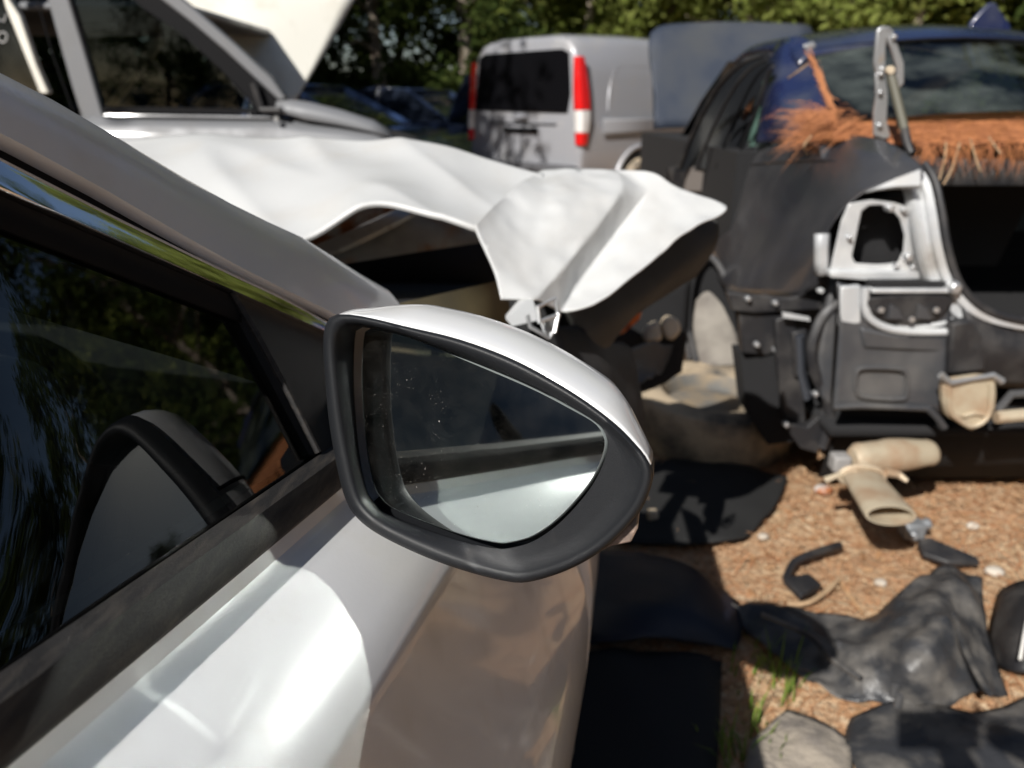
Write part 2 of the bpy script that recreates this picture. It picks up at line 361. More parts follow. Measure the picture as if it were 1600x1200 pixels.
def crack_mat():
    m = glassmat('shattered windscreen', (.62, .74, .68)); n = m.node_tree.nodes; l = m.node_tree.links
    tc = n.new('ShaderNodeTexCoord'); vo = n.new('ShaderNodeTexVoronoi'); vo.feature = 'DISTANCE_TO_EDGE'; vo.inputs['Scale'].default_value = 60; l.new(tc.outputs['Object'], vo.inputs['Vector'])
    r = n.new('ShaderNodeMapRange'); r.inputs[1].default_value = 0; r.inputs[2].default_value = .22; r.inputs[3].default_value = .85; r.inputs[4].default_value = .15; l.new(vo.outputs['Distance'], r.inputs[0])
    df = n.new('ShaderNodeBsdfTranslucent'); df.inputs[0].default_value = (.66, .80, .72, 1); d2 = n.new('ShaderNodeBsdfDiffuse'); d2.inputs[0].default_value = (.5, .62, .55, 1)
    ms = n.new('ShaderNodeMixShader'); ms.inputs[0].default_value = .3; l.new(df.outputs[0], ms.inputs[1]); l.new(d2.outputs[0], ms.inputs[2])
    mx = n.new('ShaderNodeMixShader'); l.new(r.outputs[0], mx.inputs[0]); old = n['Material Output'].inputs[0].links[0].from_socket
    l.new(old, mx.inputs[1]); l.new(ms.outputs[0], mx.inputs[2]); l.new(mx.outputs[0], n['Material Output'].inputs[0]); return m
mb.grid(wsr); mb.build('windscreen', crack_mat(), car)
mb = MB(); mb.grid([[C(s, -WID+KW*u*.9, u) for u in (lin(0, a_s[i], j/3) for j in range(4))] for i, s in enumerate(SV) if s < -.1]); mb.build('far_window', glassmat('dark tinted glass', (.06, .065, .06)), car)
mb = MB(); mb.grid([[C(-1.62-.5*k, l, .26-.3*k) for l in (-.12, -.5, -1.0, -1.5)] for k in (0, .5, 1)]); mb.build('rear_screen', 'void', car)
# front seat, steering wheel
mb = MB(); st = [(-.86, .20), (-.80, .25), (-.74, .2), (-.60, -.25), (-.25, -.27), (-.17, -.32), (-.2, -.42), (-.7, -.44), (-.78, -.3)]
mb.loft([[C(s, l, u) for s, u in st] for l in (-.20, -.17)]+[[C(s, -.6, u) for s, u in st], [C(s, -.63, u*.97-.01) for s, u in st]], True, True, True); mb.build('seat', 'interior', car)
mb = MB(); cen = C(.02, -.40, -.10); ax = (F*.9-U*.44).normalized(); e1 = R; e2 = ax.cross(e1)
mb.tube([cen+(e1*math.cos(a)+e2*math.sin(a))*.18 for a in [2*math.pi*k/28 for k in range(29)]], .014, 8); mb.box(cen, (.34, .05, .03), (e1, e2, ax)); mb.build('steering_wheel', 'interior', car)

# --- wing mirror
MC = at(752, 690, .495); TH = rad(21.5); TA = rad(1.9)
GN = (-F*math.cos(TH)-R*math.sin(TH)); GN = (GN*math.cos(TA)+U*math.sin(TA)).normalized()
RN = (-F*math.cos(rad(15))-R*math.sin(rad(15))+U*.02).normalized(); RC = MC + GN*.010
OUT = [(525, 491), (568, 494), (633, 509), (720, 530), (807, 563), (893, 611), (958, 658), (997, 697), (1016, 724), (1020, 744), (1015, 768), (996, 805), (950, 853), (893, 888), (828, 909), (785, 907), (720, 890), (655, 866), (590, 834), (555, 806), (538, 775), (525, 723), (514, 658), (508, 593), (505, 537), (509, 507)]
GLS = [(567, 514), (590, 517), (642, 530), (737, 567), (828, 606), (893, 641), (928, 663), (941, 684), (942, 702), (932, 732), (911, 767), (872, 810), (833, 838), (798, 849), (772, 850), (720, 838), (655, 816), (607, 797), (586, 780), (575, 758), (566, 715), (560, 658), (556, 593), (557, 533), (560, 518)]
CEN = (745, 690); NA = 144
def polar(pts):
    d = cr([(x, y, 0) for x, y in pts], 8, True); an = []
    for p in d: an.append((math.atan2(p.y-CEN[1], p.x-CEN[0]) % (2*math.pi), math.hypot(p.x-CEN[0], p.y-CEN[1])))
    an.sort(); an = [(an[-1][0]-2*math.pi, an[-1][1])]+an+[(an[0][0]+2*math.pi, an[0][1])]; res = []
    for k in range(NA):
        a = 2*math.pi*k/NA
        for (a0, r0), (a1, r1) in zip(an, an[1:]):
            if a0 <= a <= a1: res.append(lin(r0, r1, (a-a0)/(a1-a0+1e-9))); break
    return res
ro = polar(OUT); rg = polar(GLS)
def ppx(k, r): a = 2*math.pi*k/NA; return CEN[0]+r*math.cos(a), CEN[1]+r*math.sin(a)
def rim(k, r, dep): x, y = ppx(k, r); p = onP(x, y, RC, RN); return CAM+(p-CAM)*(1+dep/((p-CAM).dot(FW)))
def gpt(k, r, dep=0.):
    x, y = ppx(k, r); p = onP(x, y, MC, GN); q = (p-MC).length; p = p-GN*(q*q/2.2); return p + GN*dep
housing = None
# white cap + black lower shell: shells carried forward from the rim
CAPT = [(0, 1.), (.004, 1.022), (.012, 1.045), (.026, 1.068), (.042, 1.07), (.058, 1.03), (.072, .95), (.083, .82), (.091, .62), (.095, .36)]
LOWT = [(0, 1.), (.004, 1.004), (.012, 1.008), (.026, 1.008), (.042, .985), (.058, .94), (.072, .87), (.083, .75), (.091, .57), (.095, .33)]
A0, A1 = -3.75, .14
def shell_loops(ks, lower):
    loops = []
    for (f, s1), (_, s2) in zip(CAPT, LOWT):
        lp = []
        for k in ks:
            a = 2*math.pi*k/NA; a = a-2*math.pi if a > math.pi else a
            if lower: b = 0
            else:
                a = a-2*math.pi if a > 1 else a; b = min(1, max(0, min((A1-a)/.40, (a+2.44)/.35))); b = b*b*(3-2*b)
            p = rim(k % NA, ro[k % NA]-.5, .006); v = p-RC
            lp.append(RC + v*(lin(s2, s1, b)+((.003 if a > -2.3 else -.006) if not lower else 0)) + F*f + U*(.10*f*b))
        loops.append(lp)
    return loops
kt = [k % NA for k in range(-NA, NA) if A0 <= 2*math.pi*k/NA <= A1]
kb = [k for k in range(0, NA+1) if 2*math.pi*k/NA >= A1-.1 and 2*math.pi*k/NA <= 2*math.pi+A0+.1]
mb = MB(); mb.loft(shell_loops(kb, True), False); wm = mb.build('wing_mirror', 'black_plastic', car, ang=60, solid=.003)
wm['label'] = 'side mirror with a white cap and a wide black rim'
mb = MB(); mb.loft(shell_loops(kt, False), False); cap = mb.build('mirror_cap', 'white', wm, ang=60, solid=.003)
for kk in (int(NA*.50), int(NA*.465)):
    q = [lp[0] for lp in shell_loops([kk], False)]; mb = MB(); mb.tube([p+(p-RC).normalized()*.0004 for p in cr(q[2:8], 4)], .0016, 6); mb.build('cap_groove', 'seal', cap)
# bezel ring
mb = MB(); loops = []
for tag_i in range(10):
    lp = []
    for k in range(NA):
        wd = ro[k]-rg[k]; a = 2*math.pi*k/NA; op = rg[k]+ (7 if math.sin(a+.6) > 0 else 4)
        cr_ = min(10, wd*.34); big = max(0, wd-40)
        R_ = [ro[k], ro[k]-1, ro[k]-cr_*.35, ro[k]-cr_, ro[k]-cr_*1.7, ro[k]-cr_*2.2-big*.04, lin(ro[k]-cr_*2.6, op, .45), lin(ro[k]-cr_*2.6, op, .9), op, op-.5][tag_i]
        D_ = [.012, .005, .0015, 0, .0016, .0042, .008, .0115, .0135, .034][tag_i]
        gd = (gpt(k, op)-CAM).dot(FW)-(rim(k, op, 0)-CAM).dot(FW)     # depth of the glass behind the rim plane here
        if tag_i in (6, 7, 8): D_ = lin(.0045, max(.004, gd-.002), (.45, .9, 1)[tag_i-6])
        if tag_i == 9: D_ = gd+.02
        lp.append(rim(k, R_, D_))
    loops.append(lp)
mb.loft(loops, True); mb.build('mirror_bezel', 'black_plastic', wm, ang=75)
mb = MB(); mb.loft([[gpt(k, rg[k]+8, -.012) for k in range(NA)], [gpt(k, 2, -.012) for k in range(NA)]], True, False, True); mb.build('mirror_backing', 'seal', wm)
# glass
def mirror_mat():
    m = bpy.data.materials.new('mirror glass'); m.use_nodes = True; n = m.node_tree.nodes; l = m.node_tree.links; n.remove(n['Principled BSDF'])
    gl = n.new('ShaderNodeBsdfGlossy'); gl.inputs[0].default_value = (.52, .57, .555, 1); gl.inputs['Roughness'].default_value = .042
    df = n.new('ShaderNodeBsdfDiffuse'); df.inputs[0].default_value = (.65, .62, .56, 1)
    tc = n.new('ShaderNodeTexCoord')
    def nz(s, lo, hi, o):
        t = n.new('ShaderNodeTexNoise'); t.inputs['Scale'].default_value = s; t.inputs['Detail'].default_value = 3; l.new(tc.outputs['Object'], t.inputs[0])
        r = n.new('ShaderNodeMapRange'); r.inputs[1].default_value = lo; r.inputs[2].default_value = hi; r.inputs[4].default_value = o; l.new(t.outputs[0], r.inputs[0]); return r.outputs[0]
    ad = n.new('ShaderNodeMath'); ad.operation = 'MULTIPLY'; l.new(nz(900, .69, .74, .7), ad.inputs[0]); l.new(nz(28, .46, .62, 1), ad.inputs[1])
    a2 = n.new('ShaderNodeMath'); l.new(ad.outputs[0], a2.inputs[0]); l.new(nz(60, .3, .9, .012), a2.inputs[1])
    mx = n.new('ShaderNodeMixShader'); l.new(a2.outputs[0], mx.inputs[0]); l.new(gl.outputs[0], mx.inputs[1]); l.new(df.outputs[0], mx.inputs[2]); l.new(mx.outputs[0], n['Material Output'].inputs[0]); return m
mb = MB(); mb.loft([[gpt(k, rg[k]-1.5) for k in range(NA)]]+[[gpt(k, (rg[k]-1.5)*f) for k in range(NA)] for f in (.8, .6, .4, .2, .02)], True, False, True)
mb.build('mirror_glass', mirror_mat(), wm, ang=80, label='curved mirror glass reflecting the white door')
mb = MB(); mb.loft([[gpt(k, rg[k]+.6, -.004) for k in range(NA)], [gpt(k, rg[k]+.4, -.0006) for k in range(NA)], [gpt(k, rg[k]-1.5, 0.0002) for k in range(NA)]]); mb.build('glass_edge', mat('ground glass edge', (.16, .18, .18), .4), wm, ang=80)
# turn signal lens at the outer lower corner, foot on the door
lens = [(1000, 792), (997, 826), (986, 848), (956, 854), (940, 862), (960, 838), (980, 815)]
mb = MB(); f0 = [onP(x, y, RC-RN*.012, RN) for x, y in lens]; mb.prism(f0, F*.045); mb.build('indicator_lens', 'lens', wm, bevel=.002)
mb = MB(); mb.loft([[C(.06+.022*math.cos(a), .04, .015+.022*math.sin(a)) for a in [2*math.pi*k/16 for k in range(16)]], [C(.06+.026*math.cos(a), -.010-KW*(.015+.026*math.sin(a)), .015+.026*math.sin(a)) for a in [2*math.pi*k/16 for k in range(16)]]], True, True, True); mb.build('mirror_foot', 'black_plastic', wm)

def wt(t): return 1.22+(t-1.22)*.6
# --- crumpled bonnet
def crump(rows, n, amp, fr=5., seed=0, ridge=0.):
    g = patch(rows, n); o = V((seed, 3*seed, 0))
    def h(p):
        v = noise.noise(p*fr+o)+.5*noise.noise(p*fr*2.3+o)
        if ridge: v -= ridge*abs(noise.noise(V((p.x*fr*1.1+p.y*fr*.9, p.x*fr*.3-p.y*fr*.25, 2+seed))))
        return amp*v
    return [[p + V((0, -.25, 1))*h(p) for p in r] for r in g]
HB = [[(60, 207, 2.1), (190, 206, 2.02), (330, 206, 2.0), (480, 211, 1.97), (600, 215, 1.92), (700, 224, 1.86), (770, 243, 1.80), (850, 265, 1.74)],
      [(60, 255, 1.8), (190, 256, 1.75), (330, 250, 1.76), (480, 256, 1.72), (595, 250, 1.70), (695, 262, 1.66), (764, 280, 1.62), (842, 292, 1.60)],
      [(80, 320, 1.5), (200, 325, 1.48), (350, 318, 1.50), (483, 312, 1.46), (590, 284, 1.46), (690, 304, 1.44), (752, 322, 1.42), (800, 330, 1.44)],
      [(100, 400, 1.28), (230, 404, 1.26), (390, 404, 1.26), (476, 367, 1.30), (585, 313, 1.31), (685, 336, 1.30), (742, 352, 1.29), (770, 362, 1.31)]]
rows = crump([[at(x, y, 1.25+(t-1.25)*.5) for x, y, t in r] for r in HB], 12, .010, 4., 0, 3.0)
mb = MB(); mb.grid(rows); mb.build('bonnet', 'white_worn', car, solid=.004, ang=60, label='white bonnet buckled upward in folds')
mb = MB(); mb.tube([p for p in rows[-1][28:]], .006, 8); mb.build('bonnet_lip', 'white_worn', car)
# torn wing, folded outward: control triangles with creases on the folds
PT = dict(B=(846, 266, 1.735), c1=(905, 263, 1.70), Cc=(960, 264, 1.68), D=(1030, 266, 1.66), E=(1052, 298, 1.63), Fp=(1166, 322, 1.58), G=(742, 352, 1.285), h0=(790, 300, 1.50), H=(850, 306, 1.50), I=(895, 335, 1.42), J=(985, 290, 1.555), K=(1012, 300, 1.63), L=(757, 388, 1.255), l2=(774, 430, 1.235), Mm=(835, 395, 1.335), N=(915, 378, 1.42), O=(950, 380, 1.53), P=(990, 345, 1.545), Q=(783, 467, 1.20), Rr=(838, 467, 1.215), r2=(872, 430, 1.31), S=(893, 455, 1.40), s2=(876, 487, 1.315), T=(925, 480, 1.30), Uu=(980, 440, 1.36), u2=(1030, 397, 1.43), Vv=(1090, 345, 1.52), x1=(1010, 372, 1.49), x2=(1030, 325, 1.57), x3=(1060, 345, 1.545), y1=(945, 440, 1.40))
names = list(PT); ix = {k: i for i, k in enumerate(names)}
TR = 'B h0 H|B H c1|c1 H I|c1 I J|c1 J Cc|Cc J K|Cc K D|D K E|E K x2|E x2 Fp|G L h0|h0 L Mm|h0 Mm H|H Mm I|I Mm N|I N J|J N O|J O K|K O P|K P x2|x2 P x1|x2 x1 x3|x2 x3 Fp|x3 Vv Fp|L l2 Mm|l2 Q Rr|l2 Rr Mm|Mm Rr r2|Mm r2 N|N r2 S|N S O|r2 Rr s2|r2 s2 S|S s2 T|S T y1|S y1 O|O y1 P|P y1 x1|y1 T Uu|y1 Uu x1|x1 Uu u2|x1 u2 x3|x3 u2 Vv'
me = bpy.data.meshes.new('wing'); me.from_pydata([tuple(at(PT[k][0], PT[k][1], wt(PT[k][2]))) for k in names], [], [tuple(ix[a] for a in t.split()) for t in TR.split('|')]); me.update()
bm = bmesh.new(); bm.from_mesh(me); bmesh.ops.recalc_face_normals(bm, faces=bm.faces); bm.verts.ensure_lookup_table()
cl = bm.edges.layers.float.new('crease_edge')
FOLD = [('J', 'N'), ('N', 'r2'), ('r2', 'Rr'), ('Cc', 'J'), ('B', 'H'), ('K', 'O'), ('O', 'S'), ('S', 's2'), ('P', 'x1'), ('K', 'x2'), ('H', 'I'), ('P', 'K')]
for a, b in FOLD:
    e = bm.edges.get((bm.verts[ix[a]], bm.verts[ix[b]]))
    if e: e[cl] = .75
for e in bm.edges:
    if e.is_boundary: e[cl] = .8
bm.to_mesh(me); bm.free(); me.shade_smooth(); me.materials.append(M['white_worn'])
wing = bpy.data.objects.new('wing', me); COL.objects.link(wing); adopt(wing, car); wing['label'] = 'torn white front wing folded outward'
md = wing.modifiers.new('s', 'SUBSURF'); md.levels = md.render_levels = 4
tx = bpy.data.textures.new('dent', 'CLOUDS'); tx.noise_scale = .06; tx.noise_depth = 1
md = wing.modifiers.new('d', 'DISPLACE'); md.texture = tx; md.strength = .008; md.texture_coords = 'LOCAL'
md = wing.modifiers.new('t', 'SOLIDIFY'); md.thickness = .003
# grey shaded inner side of the wing and remains of the front corner
LN = [[(1118, 322, 1.66), (1066, 358, 1.62), (1004, 408, 1.56), (945, 456, 1.50), (872, 470, 1.46)], [(1120, 375, 1.66), (1070, 415, 1.62), (1012, 462, 1.56), (955, 500, 1.50), (900, 530, 1.46)], [(1085, 430, 1.72), (1045, 455, 1.68), (985, 498, 1.62), (935, 560, 1.56), (905, 600, 1.52)]]
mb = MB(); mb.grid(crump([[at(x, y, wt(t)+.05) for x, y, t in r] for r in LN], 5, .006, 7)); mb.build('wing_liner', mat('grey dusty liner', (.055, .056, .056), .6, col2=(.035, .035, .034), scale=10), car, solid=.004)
mb = MB(); mb.grid(crump([[at(860, 500, 1.35), at(930, 520, 1.45), at(985, 545, 1.6)], [at(880, 560, 1.35), at(945, 590, 1.45), at(1000, 610, 1.62)], [at(900, 640, 1.36), at(960, 690, 1.45), at(1010, 700, 1.62)]], 5, .02, 9)); mb.build('inner_arch', 'black', car, solid=.004)
# front wing panel below the mirror (white, in shade) and wheel
mb = MB(); mb.grid([[C(s, l-.03*(s-.4), u) for l, u in SEC] for s in (.405, .5, .62, .75)]); mb.build('wing_lower', 'white', car, solid=.003)
def wheel(parent, c, ax, r=.31, wd=.2, tm='tyre', rimm='steel', name='wheel'):
    ax = V(ax).normalized(); a = ax.orthogonal().normalized(); b = ax.cross(a); n = 40
    def ring(rr, o): return [V(c)+ax*o+(a*math.cos(2*math.pi*k/n)+b*math.sin(2*math.pi*k/n))*rr for k in range(n)]
    mb = MB(); mb.loft([ring(r*.62, -wd*.40), ring(r*.64, -wd*.5), ring(r*.80, -wd*.54), ring(r*.94, -wd*.48), ring(r*.99, -wd*.36), ring(r, 0), ring(r*.99, wd*.36), ring(r*.94, wd*.48), ring(r*.80, wd*.54), ring(r*.64, wd*.5), ring(r*.62, wd*.40)])
    wh = mb.build(name, tm, parent)
    if rimm:
        mb = MB(); mb.loft([ring(r*.62, -wd*.40), ring(r*.57, -wd*.3), ring(r*.55, 0), ring(r*.57, wd*.3), ring(r*.62, wd*.40)]); mb.loft([ring(r*.56, wd*.12), ring(r*.3, wd*.22), ring(r*.1, wd*.2)], True, False, True)
        mb.build('rim', rimm, wh)
    return wh
wheel(car, C(.86, .04, -.60), R, .30, .2)
wheel(car, C(-1.75, .06, -.60), R, .30, .2)
# engine bay seen through the torn opening
mb = MB(); mb.tube([at(440, 405, 1.52), at(500, 372, 1.53), at(560, 342, 1.56), at(612, 320, 1.62)], [.02, .018, .017, .015], 6, flat=.5); mb.build('bay_rail', 'rust', car)
mb = MB(); mb.tube([at(470, 408, 1.48), at(540, 378, 1.5), at(600, 350, 1.54), at(640, 330, 1.6)], [.022, .02, .018, .016], 8, flat=.5); mb.build('bay_rail', 'steel', car)
mb = MB(); mb.prism([at(500, 396, 1.50), at(560, 362, 1.54), at(640, 332, 1.62), at(744, 345, 1.66), at(750, 372, 1.66), at(640, 388, 1.58), at(540, 404, 1.50)], -U*.01); mb.build('inner_wing', mat('pale inner wing', (.42, .41, .38), .5, col2=(.20, .19, .16), scale=7, dust=(.35, .17, .06), dlo=.60, dhi=.72, dscale=9), car)
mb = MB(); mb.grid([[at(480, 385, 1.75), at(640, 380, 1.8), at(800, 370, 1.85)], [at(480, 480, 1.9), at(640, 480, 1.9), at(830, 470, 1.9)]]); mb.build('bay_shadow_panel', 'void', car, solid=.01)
mb = MB(); mb.prism([at(610, 478, 1.05), at(640, 470, 1.12), at(720, 452, 1.24), at(790, 436, 1.34), at(800, 500, 1.34), at(700, 520, 1.15)], V((0, .04, -.03))); mb.build('cowl_panel', 'beige', car)
mb = MB(); mb.prism([at(815, 468, 1.215), at(832, 466, 1.22), at(842, 500, 1.18), at(800, 510, 1.15), at(790, 498, 1.15)], V((0, .02, 0))); mb.build('wing_bracket', 'white_worn', car)
# lamp bracket
mb = MB()
for pth in ([(843, 505), (840, 480), (868, 466), (872, 490)], [(824, 492), (828, 510), (858, 528), (862, 520)], [(842, 503), (874, 492)], [(872, 490), (866, 520)]):
    mb.tube([at(x, y, 1.10+.0006*(x-820)) for x, y in pth], .0032, 6)
mb.prism([at(843, 503, 1.13), at(872, 492, 1.15), at(868, 522, 1.15), at(850, 522, 1.13)], V((0, .012, 0))); mb.build('lamp_bracket', 'steel', car)
mb = MB(); mb.prism([at(952, 512, 1.9), at(985, 490, 1.95), at(1004, 485, 2.0), at(1000, 500, 2.0), at(975, 522, 1.95), at(950, 527, 1.9)], V((0, .05, -.01))); mb.build('turn_lamp', 'amber', car, bevel=.004)
for pl in ([(1004, 535), (1010, 512), (1030, 500), (1034, 520), (1036, 534)], [(1034, 505), (1045, 492), (1062, 500), (1066, 518), (1052, 533), (1040, 530)]):
    mb = MB(); mb.prism([at(x, y, 2.05) for x, y in pl], V((.01, .09, -.02))); mb.build('bumper_foam', 'cream', car, bevel=.012)
mb = MB(); mb.grid(crump([[at(952, 552, 1.75), at(1000, 532, 1.85), at(1050, 538, 2.0)], [at(950, 580, 1.75), at(1000, 575, 1.85), at(1040, 570, 2.0)], [at(965, 610, 1.75), at(1005, 600, 1.82), at(1030, 580, 1.95)]], 5, .02, 10)); mb.build('bumper_shell', 'bare_dark', car, solid=.004)
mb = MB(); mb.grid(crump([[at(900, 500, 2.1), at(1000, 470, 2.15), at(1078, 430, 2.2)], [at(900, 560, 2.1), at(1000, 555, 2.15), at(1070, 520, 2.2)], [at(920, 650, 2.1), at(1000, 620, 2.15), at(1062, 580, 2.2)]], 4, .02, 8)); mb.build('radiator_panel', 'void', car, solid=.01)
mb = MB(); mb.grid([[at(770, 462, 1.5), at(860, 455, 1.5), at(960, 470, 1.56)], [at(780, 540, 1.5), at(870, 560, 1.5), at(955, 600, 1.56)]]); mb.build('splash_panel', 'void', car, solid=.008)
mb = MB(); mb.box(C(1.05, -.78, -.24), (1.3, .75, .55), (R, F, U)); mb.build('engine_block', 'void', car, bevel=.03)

# ================================================================ dark blue sedan without boot lid
sed = thing('dark_blue_sedan', (1.7, 4.2, 0), 'dark blue sedan missing its boot lid, pine needles piled below its rear window', 'car')
def Y(*q): return [onY(*p) for p in q]
XR = 2.56                                            # right flank
# quarter panel
QP = [[(1130, 232, 3.9), (1165, 222, 3.55), (1228, 216, 3.0), (1310, 212, 2.62), (1380, 221, 2.38), (1428, 250, 2.20)],
      [(1112, 268, 3.9), (1143, 262, 3.55), (1200, 256, 2.98), (1285, 252, 2.52), (1362, 256, 2.24), (1440, 272, 2.09)],
      [(1100, 320, 3.85), (1130, 318, 3.5), (1182, 322, 2.93), (1252, 330, 2.42), (1312, 318, 2.20), (1352, 300, 2.13)],
      [(1092, 370, 3.82), (1115, 375, 3.48), (1162, 390, 2.88), (1226, 398, 2.40), (1270, 388, 2.22), (1296, 360, 2.16)],
      [(1080, 405, 3.80), (1108, 410, 3.45), (1136, 450, 2.86), (1198, 458, 2.44), (1250, 461, 2.28), (1284, 438, 2.20)]]
mb = MB(); mb.grid(patch([Y(*r) for r in QP], 5)); mb.build('quarter_panel', 'blue_dusty', sed, ang=60, solid=.004)
mb = MB(); mb.tube(Y((1136, 450, 2.86), (1198, 459, 2.44), (1250, 462, 2.28), (1284, 440, 2.20)), .006, 8); mb.build('quarter_lip', 'blue_dusty', sed)
mb = MB(); mb.tube(cr(Y((1143, 260, 3.54), (1200, 254, 2.97), (1285, 250, 2.51), (1340, 258, 2.33)), 5), [.006]*14+[.003, .001], 8); mb.build('shoulder_crease', 'blue_dusty', sed)
# pale lip above the lamp pocket
mb = MB(); mb.prism(Y((1352, 300, 2.12), (1400, 278, 2.08), (1440, 263, 2.07), (1441, 292, 2.07), (1400, 292, 2.08), (1370, 296, 2.10)), V((0, .02, -.008))); mb.build('lamp_pocket_lip', 'bare', sed, bevel=.004)
# roof, C pillar
rt = [[(1212, 88, 3.5), (1226, 68, 3.45), (1300, 60, 3.42), (1400, 46, 3.40), (1500, 37, 3.38), (1600, 33, 3.37)]]
def roofpt(x, y0, f): return V((x, y0, f))
mb = MB(); rws = []
for yy, dz in ((3.15, -.03), (3.22, -.005), (3.34, .025), (3.6, .05), (3.9, .05), (4.1, .02)):
    rws.append([V((x, yy, z+dz+.022)) for x, z in ((1.085, 1.352), (1.11, 1.378), (1.17, 1.395), (1.4, 1.428), (1.7, 1.446), (2.0, 1.428), (2.2, 1.395), (2.25, 1.378), (2.275, 1.352))])
mb.grid(patch(rws, 4)); mb.build('roof', 'blue', sed, solid=.02, ang=60)
mb = MB(); mb.grid(patch([Y((1204, 90, 3.46), (1220, 66, 3.42), (1250, 58, 3.32), (1267, 68, 3.26)), Y((1196, 140, 3.32), (1216, 130, 3.15), (1258, 120, 3.1), (1278, 112, 3.08)), Y((1188, 185, 3.25), (1214, 180, 3.0), (1268, 165, 2.86), (1288, 150, 2.88)), Y((1180, 225, 3.2), (1220, 222, 3.0), (1290, 216, 2.66), (1306, 192, 2.7))], 4)); mb.build('c_pillar', 'blue', sed, solid=.006, ang=60)
mb = MB(); mb.grid(patch([[V((3.36-p.x, p.y, p.z)) for p in r] for r in [Y((1204, 90, 3.46), (1220, 66, 3.42), (1250, 58, 3.32), (1267, 68, 3.26)), Y((1196, 140, 3.32), (1216, 130, 3.15), (1258, 120, 3.1), (1278, 112, 3.08)), Y((1180, 225, 3.2), (1220, 222, 3.0), (1290, 216, 2.66), (1306, 192, 2.7))]], 4)); mb.build('c_pillar', 'blue', sed, solid=.006, ang=60)
mb = MB(); mb.grid([[V((x, yy, z)) for x in (1.06, 1.3, 1.7, 2.1, 2.3)] for yy, z in ((4.08, 1.40), (4.6, 1.22), (5.15, .98))]); mb.build('windscreen', mat('dark windscreen', (.012, .014, .016), .15, coat=.4), sed, solid=.006)
mb = MB(); mb.prism(Y((1255, 72, 3.2), (1272, 66, 3.2), (1276, 72, 3.2), (1262, 80, 3.2)), V((0, .015, .006))); mb.build('roof_clip', 'steel', sed, bevel=.002)
# rear glass
SEDG = glassmat('dusty rear glass', (.10, .13, .13), 1.5, dust=.32, dcol=(.24, .28, .26), dscale=5, dlo=.40, dhi=.75)
gl_l = Y((1268, 80, 3.20), (1282, 118, 3.0), (1302, 168, 2.72), (1310, 190, 2.64)); rws = []
for p in gl_l: rws.append([V((lin(p.x, 3.37-p.x, k/8), p.y-.07*math.sin(math.pi*k/8), p.z+.035*math.sin(math.pi*k/8))) for k in range(9)])
mb = MB(); mb.grid(rws); mb.build('rear_window', SEDG, sed)
mb = MB(); mb.tube([q+V((0, -.004, .004)) for q in rws[0]], .006, 6); mb.tube([gl_l[0], gl_l[1], gl_l[2]], .005, 6); mb.build('window_seal', 'seal', sed)
# rear deck under the glass, boot floor, cabin
mb = MB(); mb.grid([[V((x, yy, z)) for x in (.98, 1.2, 1.7, 2.2, 2.42)] for yy, z in ((2.78, 1.095), (2.56, 1.075), (2.52, 1.04), (2.5, .96))]); mb.build('rear_deck', 'bare_dark', sed, solid=.01)
mb = MB(); mb.grid([[V((x, yy, z)) for x in (1.10, 1.7, 2.4)] for yy, z in ((2.04, .60), (2.1, .50), (3.2, .48), (3.3, 1.02))]); mb.build('boot_floor', 'void', sed, solid=.02)
mb = MB(); mb.prism([V((1.32, 2.9, .98)), V((1.95, 2.9, .98)), V((1.85, 2.9, .62)), V((1.38, 2.9, .62))], V((0, .02, 0))); mb.build('boot_trim_panel', mat('dark felt', (.022, .02, .018), .95), sed, bevel=.01)
for xx in (1.08, 2.42):
    mb = MB(); mb.grid([[V((xx, yy, z)) for yy in (2.26, 2.5, 3.3)] for z in (.4, 1.05)]); mb.build('boot_side', 'void', sed, solid=.01)
mb = MB(); mb.box((1.7, 4.4, .62), (1.6, 2.4, .8)); mb.build('cabin_shadow_box', 'void', sed)
mb = MB(); mb.grid([[V((x, yy, .30)) for x in (.95, 1.7, 2.45)] for yy in (2.1, 4, 6)]); mb.build('underbody', 'void', sed, solid=.03)
# right flank and front, mostly outside the frame
mb = MB(); mb.grid(patch([[V((XR-d, yy, z)) for yy in (2.15, 2.6, 3.5, 5.0, 6.2)] for d, z in ((.14, 1.06), (.04, .98), (0, .78), (.02, .5), (.1, .32))], 3)); mb.build('right_flank', 'blue_dusty', sed, solid=.004)
mb = MB(); mb.grid(patch([[V((.96+d+.03*(yy-3.9), yy, z)) for yy in (4.55, 5.0, 5.6, 6.3)] for d, z in ((.12, 1.0), (.03, .92), (0, .75), (.02, .5), (.08, .32))], 3)); mb.build('front_wing', 'blue_dusty', sed, solid=.004)
# rear door remains: curved window frames, slim quarter glass, B pillar
for pts, r, m_ in (([(1062, 262), (1085, 205), (1120, 140), (1160, 98), (1196, 84)], .020, 'black'), ([(1090, 262), (1112, 205), (1143, 145), (1172, 108), (1200, 92)], .013, 'black'), ([(1120, 262), (1140, 205), (1165, 150), (1186, 115), (1206, 100)], .010, 'seal'), ([(1150, 250), (1172, 200), (1190, 150), (1200, 118), (1208, 104)], .014, 'black')):
    mb = MB(); mb.tube(cr([onY(x, y, 3.75-.004*(x-1060)+.0*y) for x, y in pts], 4), r, 8, flat=.5); mb.build('door_frame', m_, sed)
mb = MB(); mb.prism(Y((1056, 268, 3.86), (1085, 205, 3.8), (1120, 140, 3.75), (1160, 97, 3.65), (1200, 82, 3.55), (1214, 104, 3.5), (1192, 190, 3.5), (1166, 258, 3.5)), V((0, .02, 0))); mb.build('door_glass', mat('dark door glass', (.010, .011, .013), .25, coat=.3), sed)
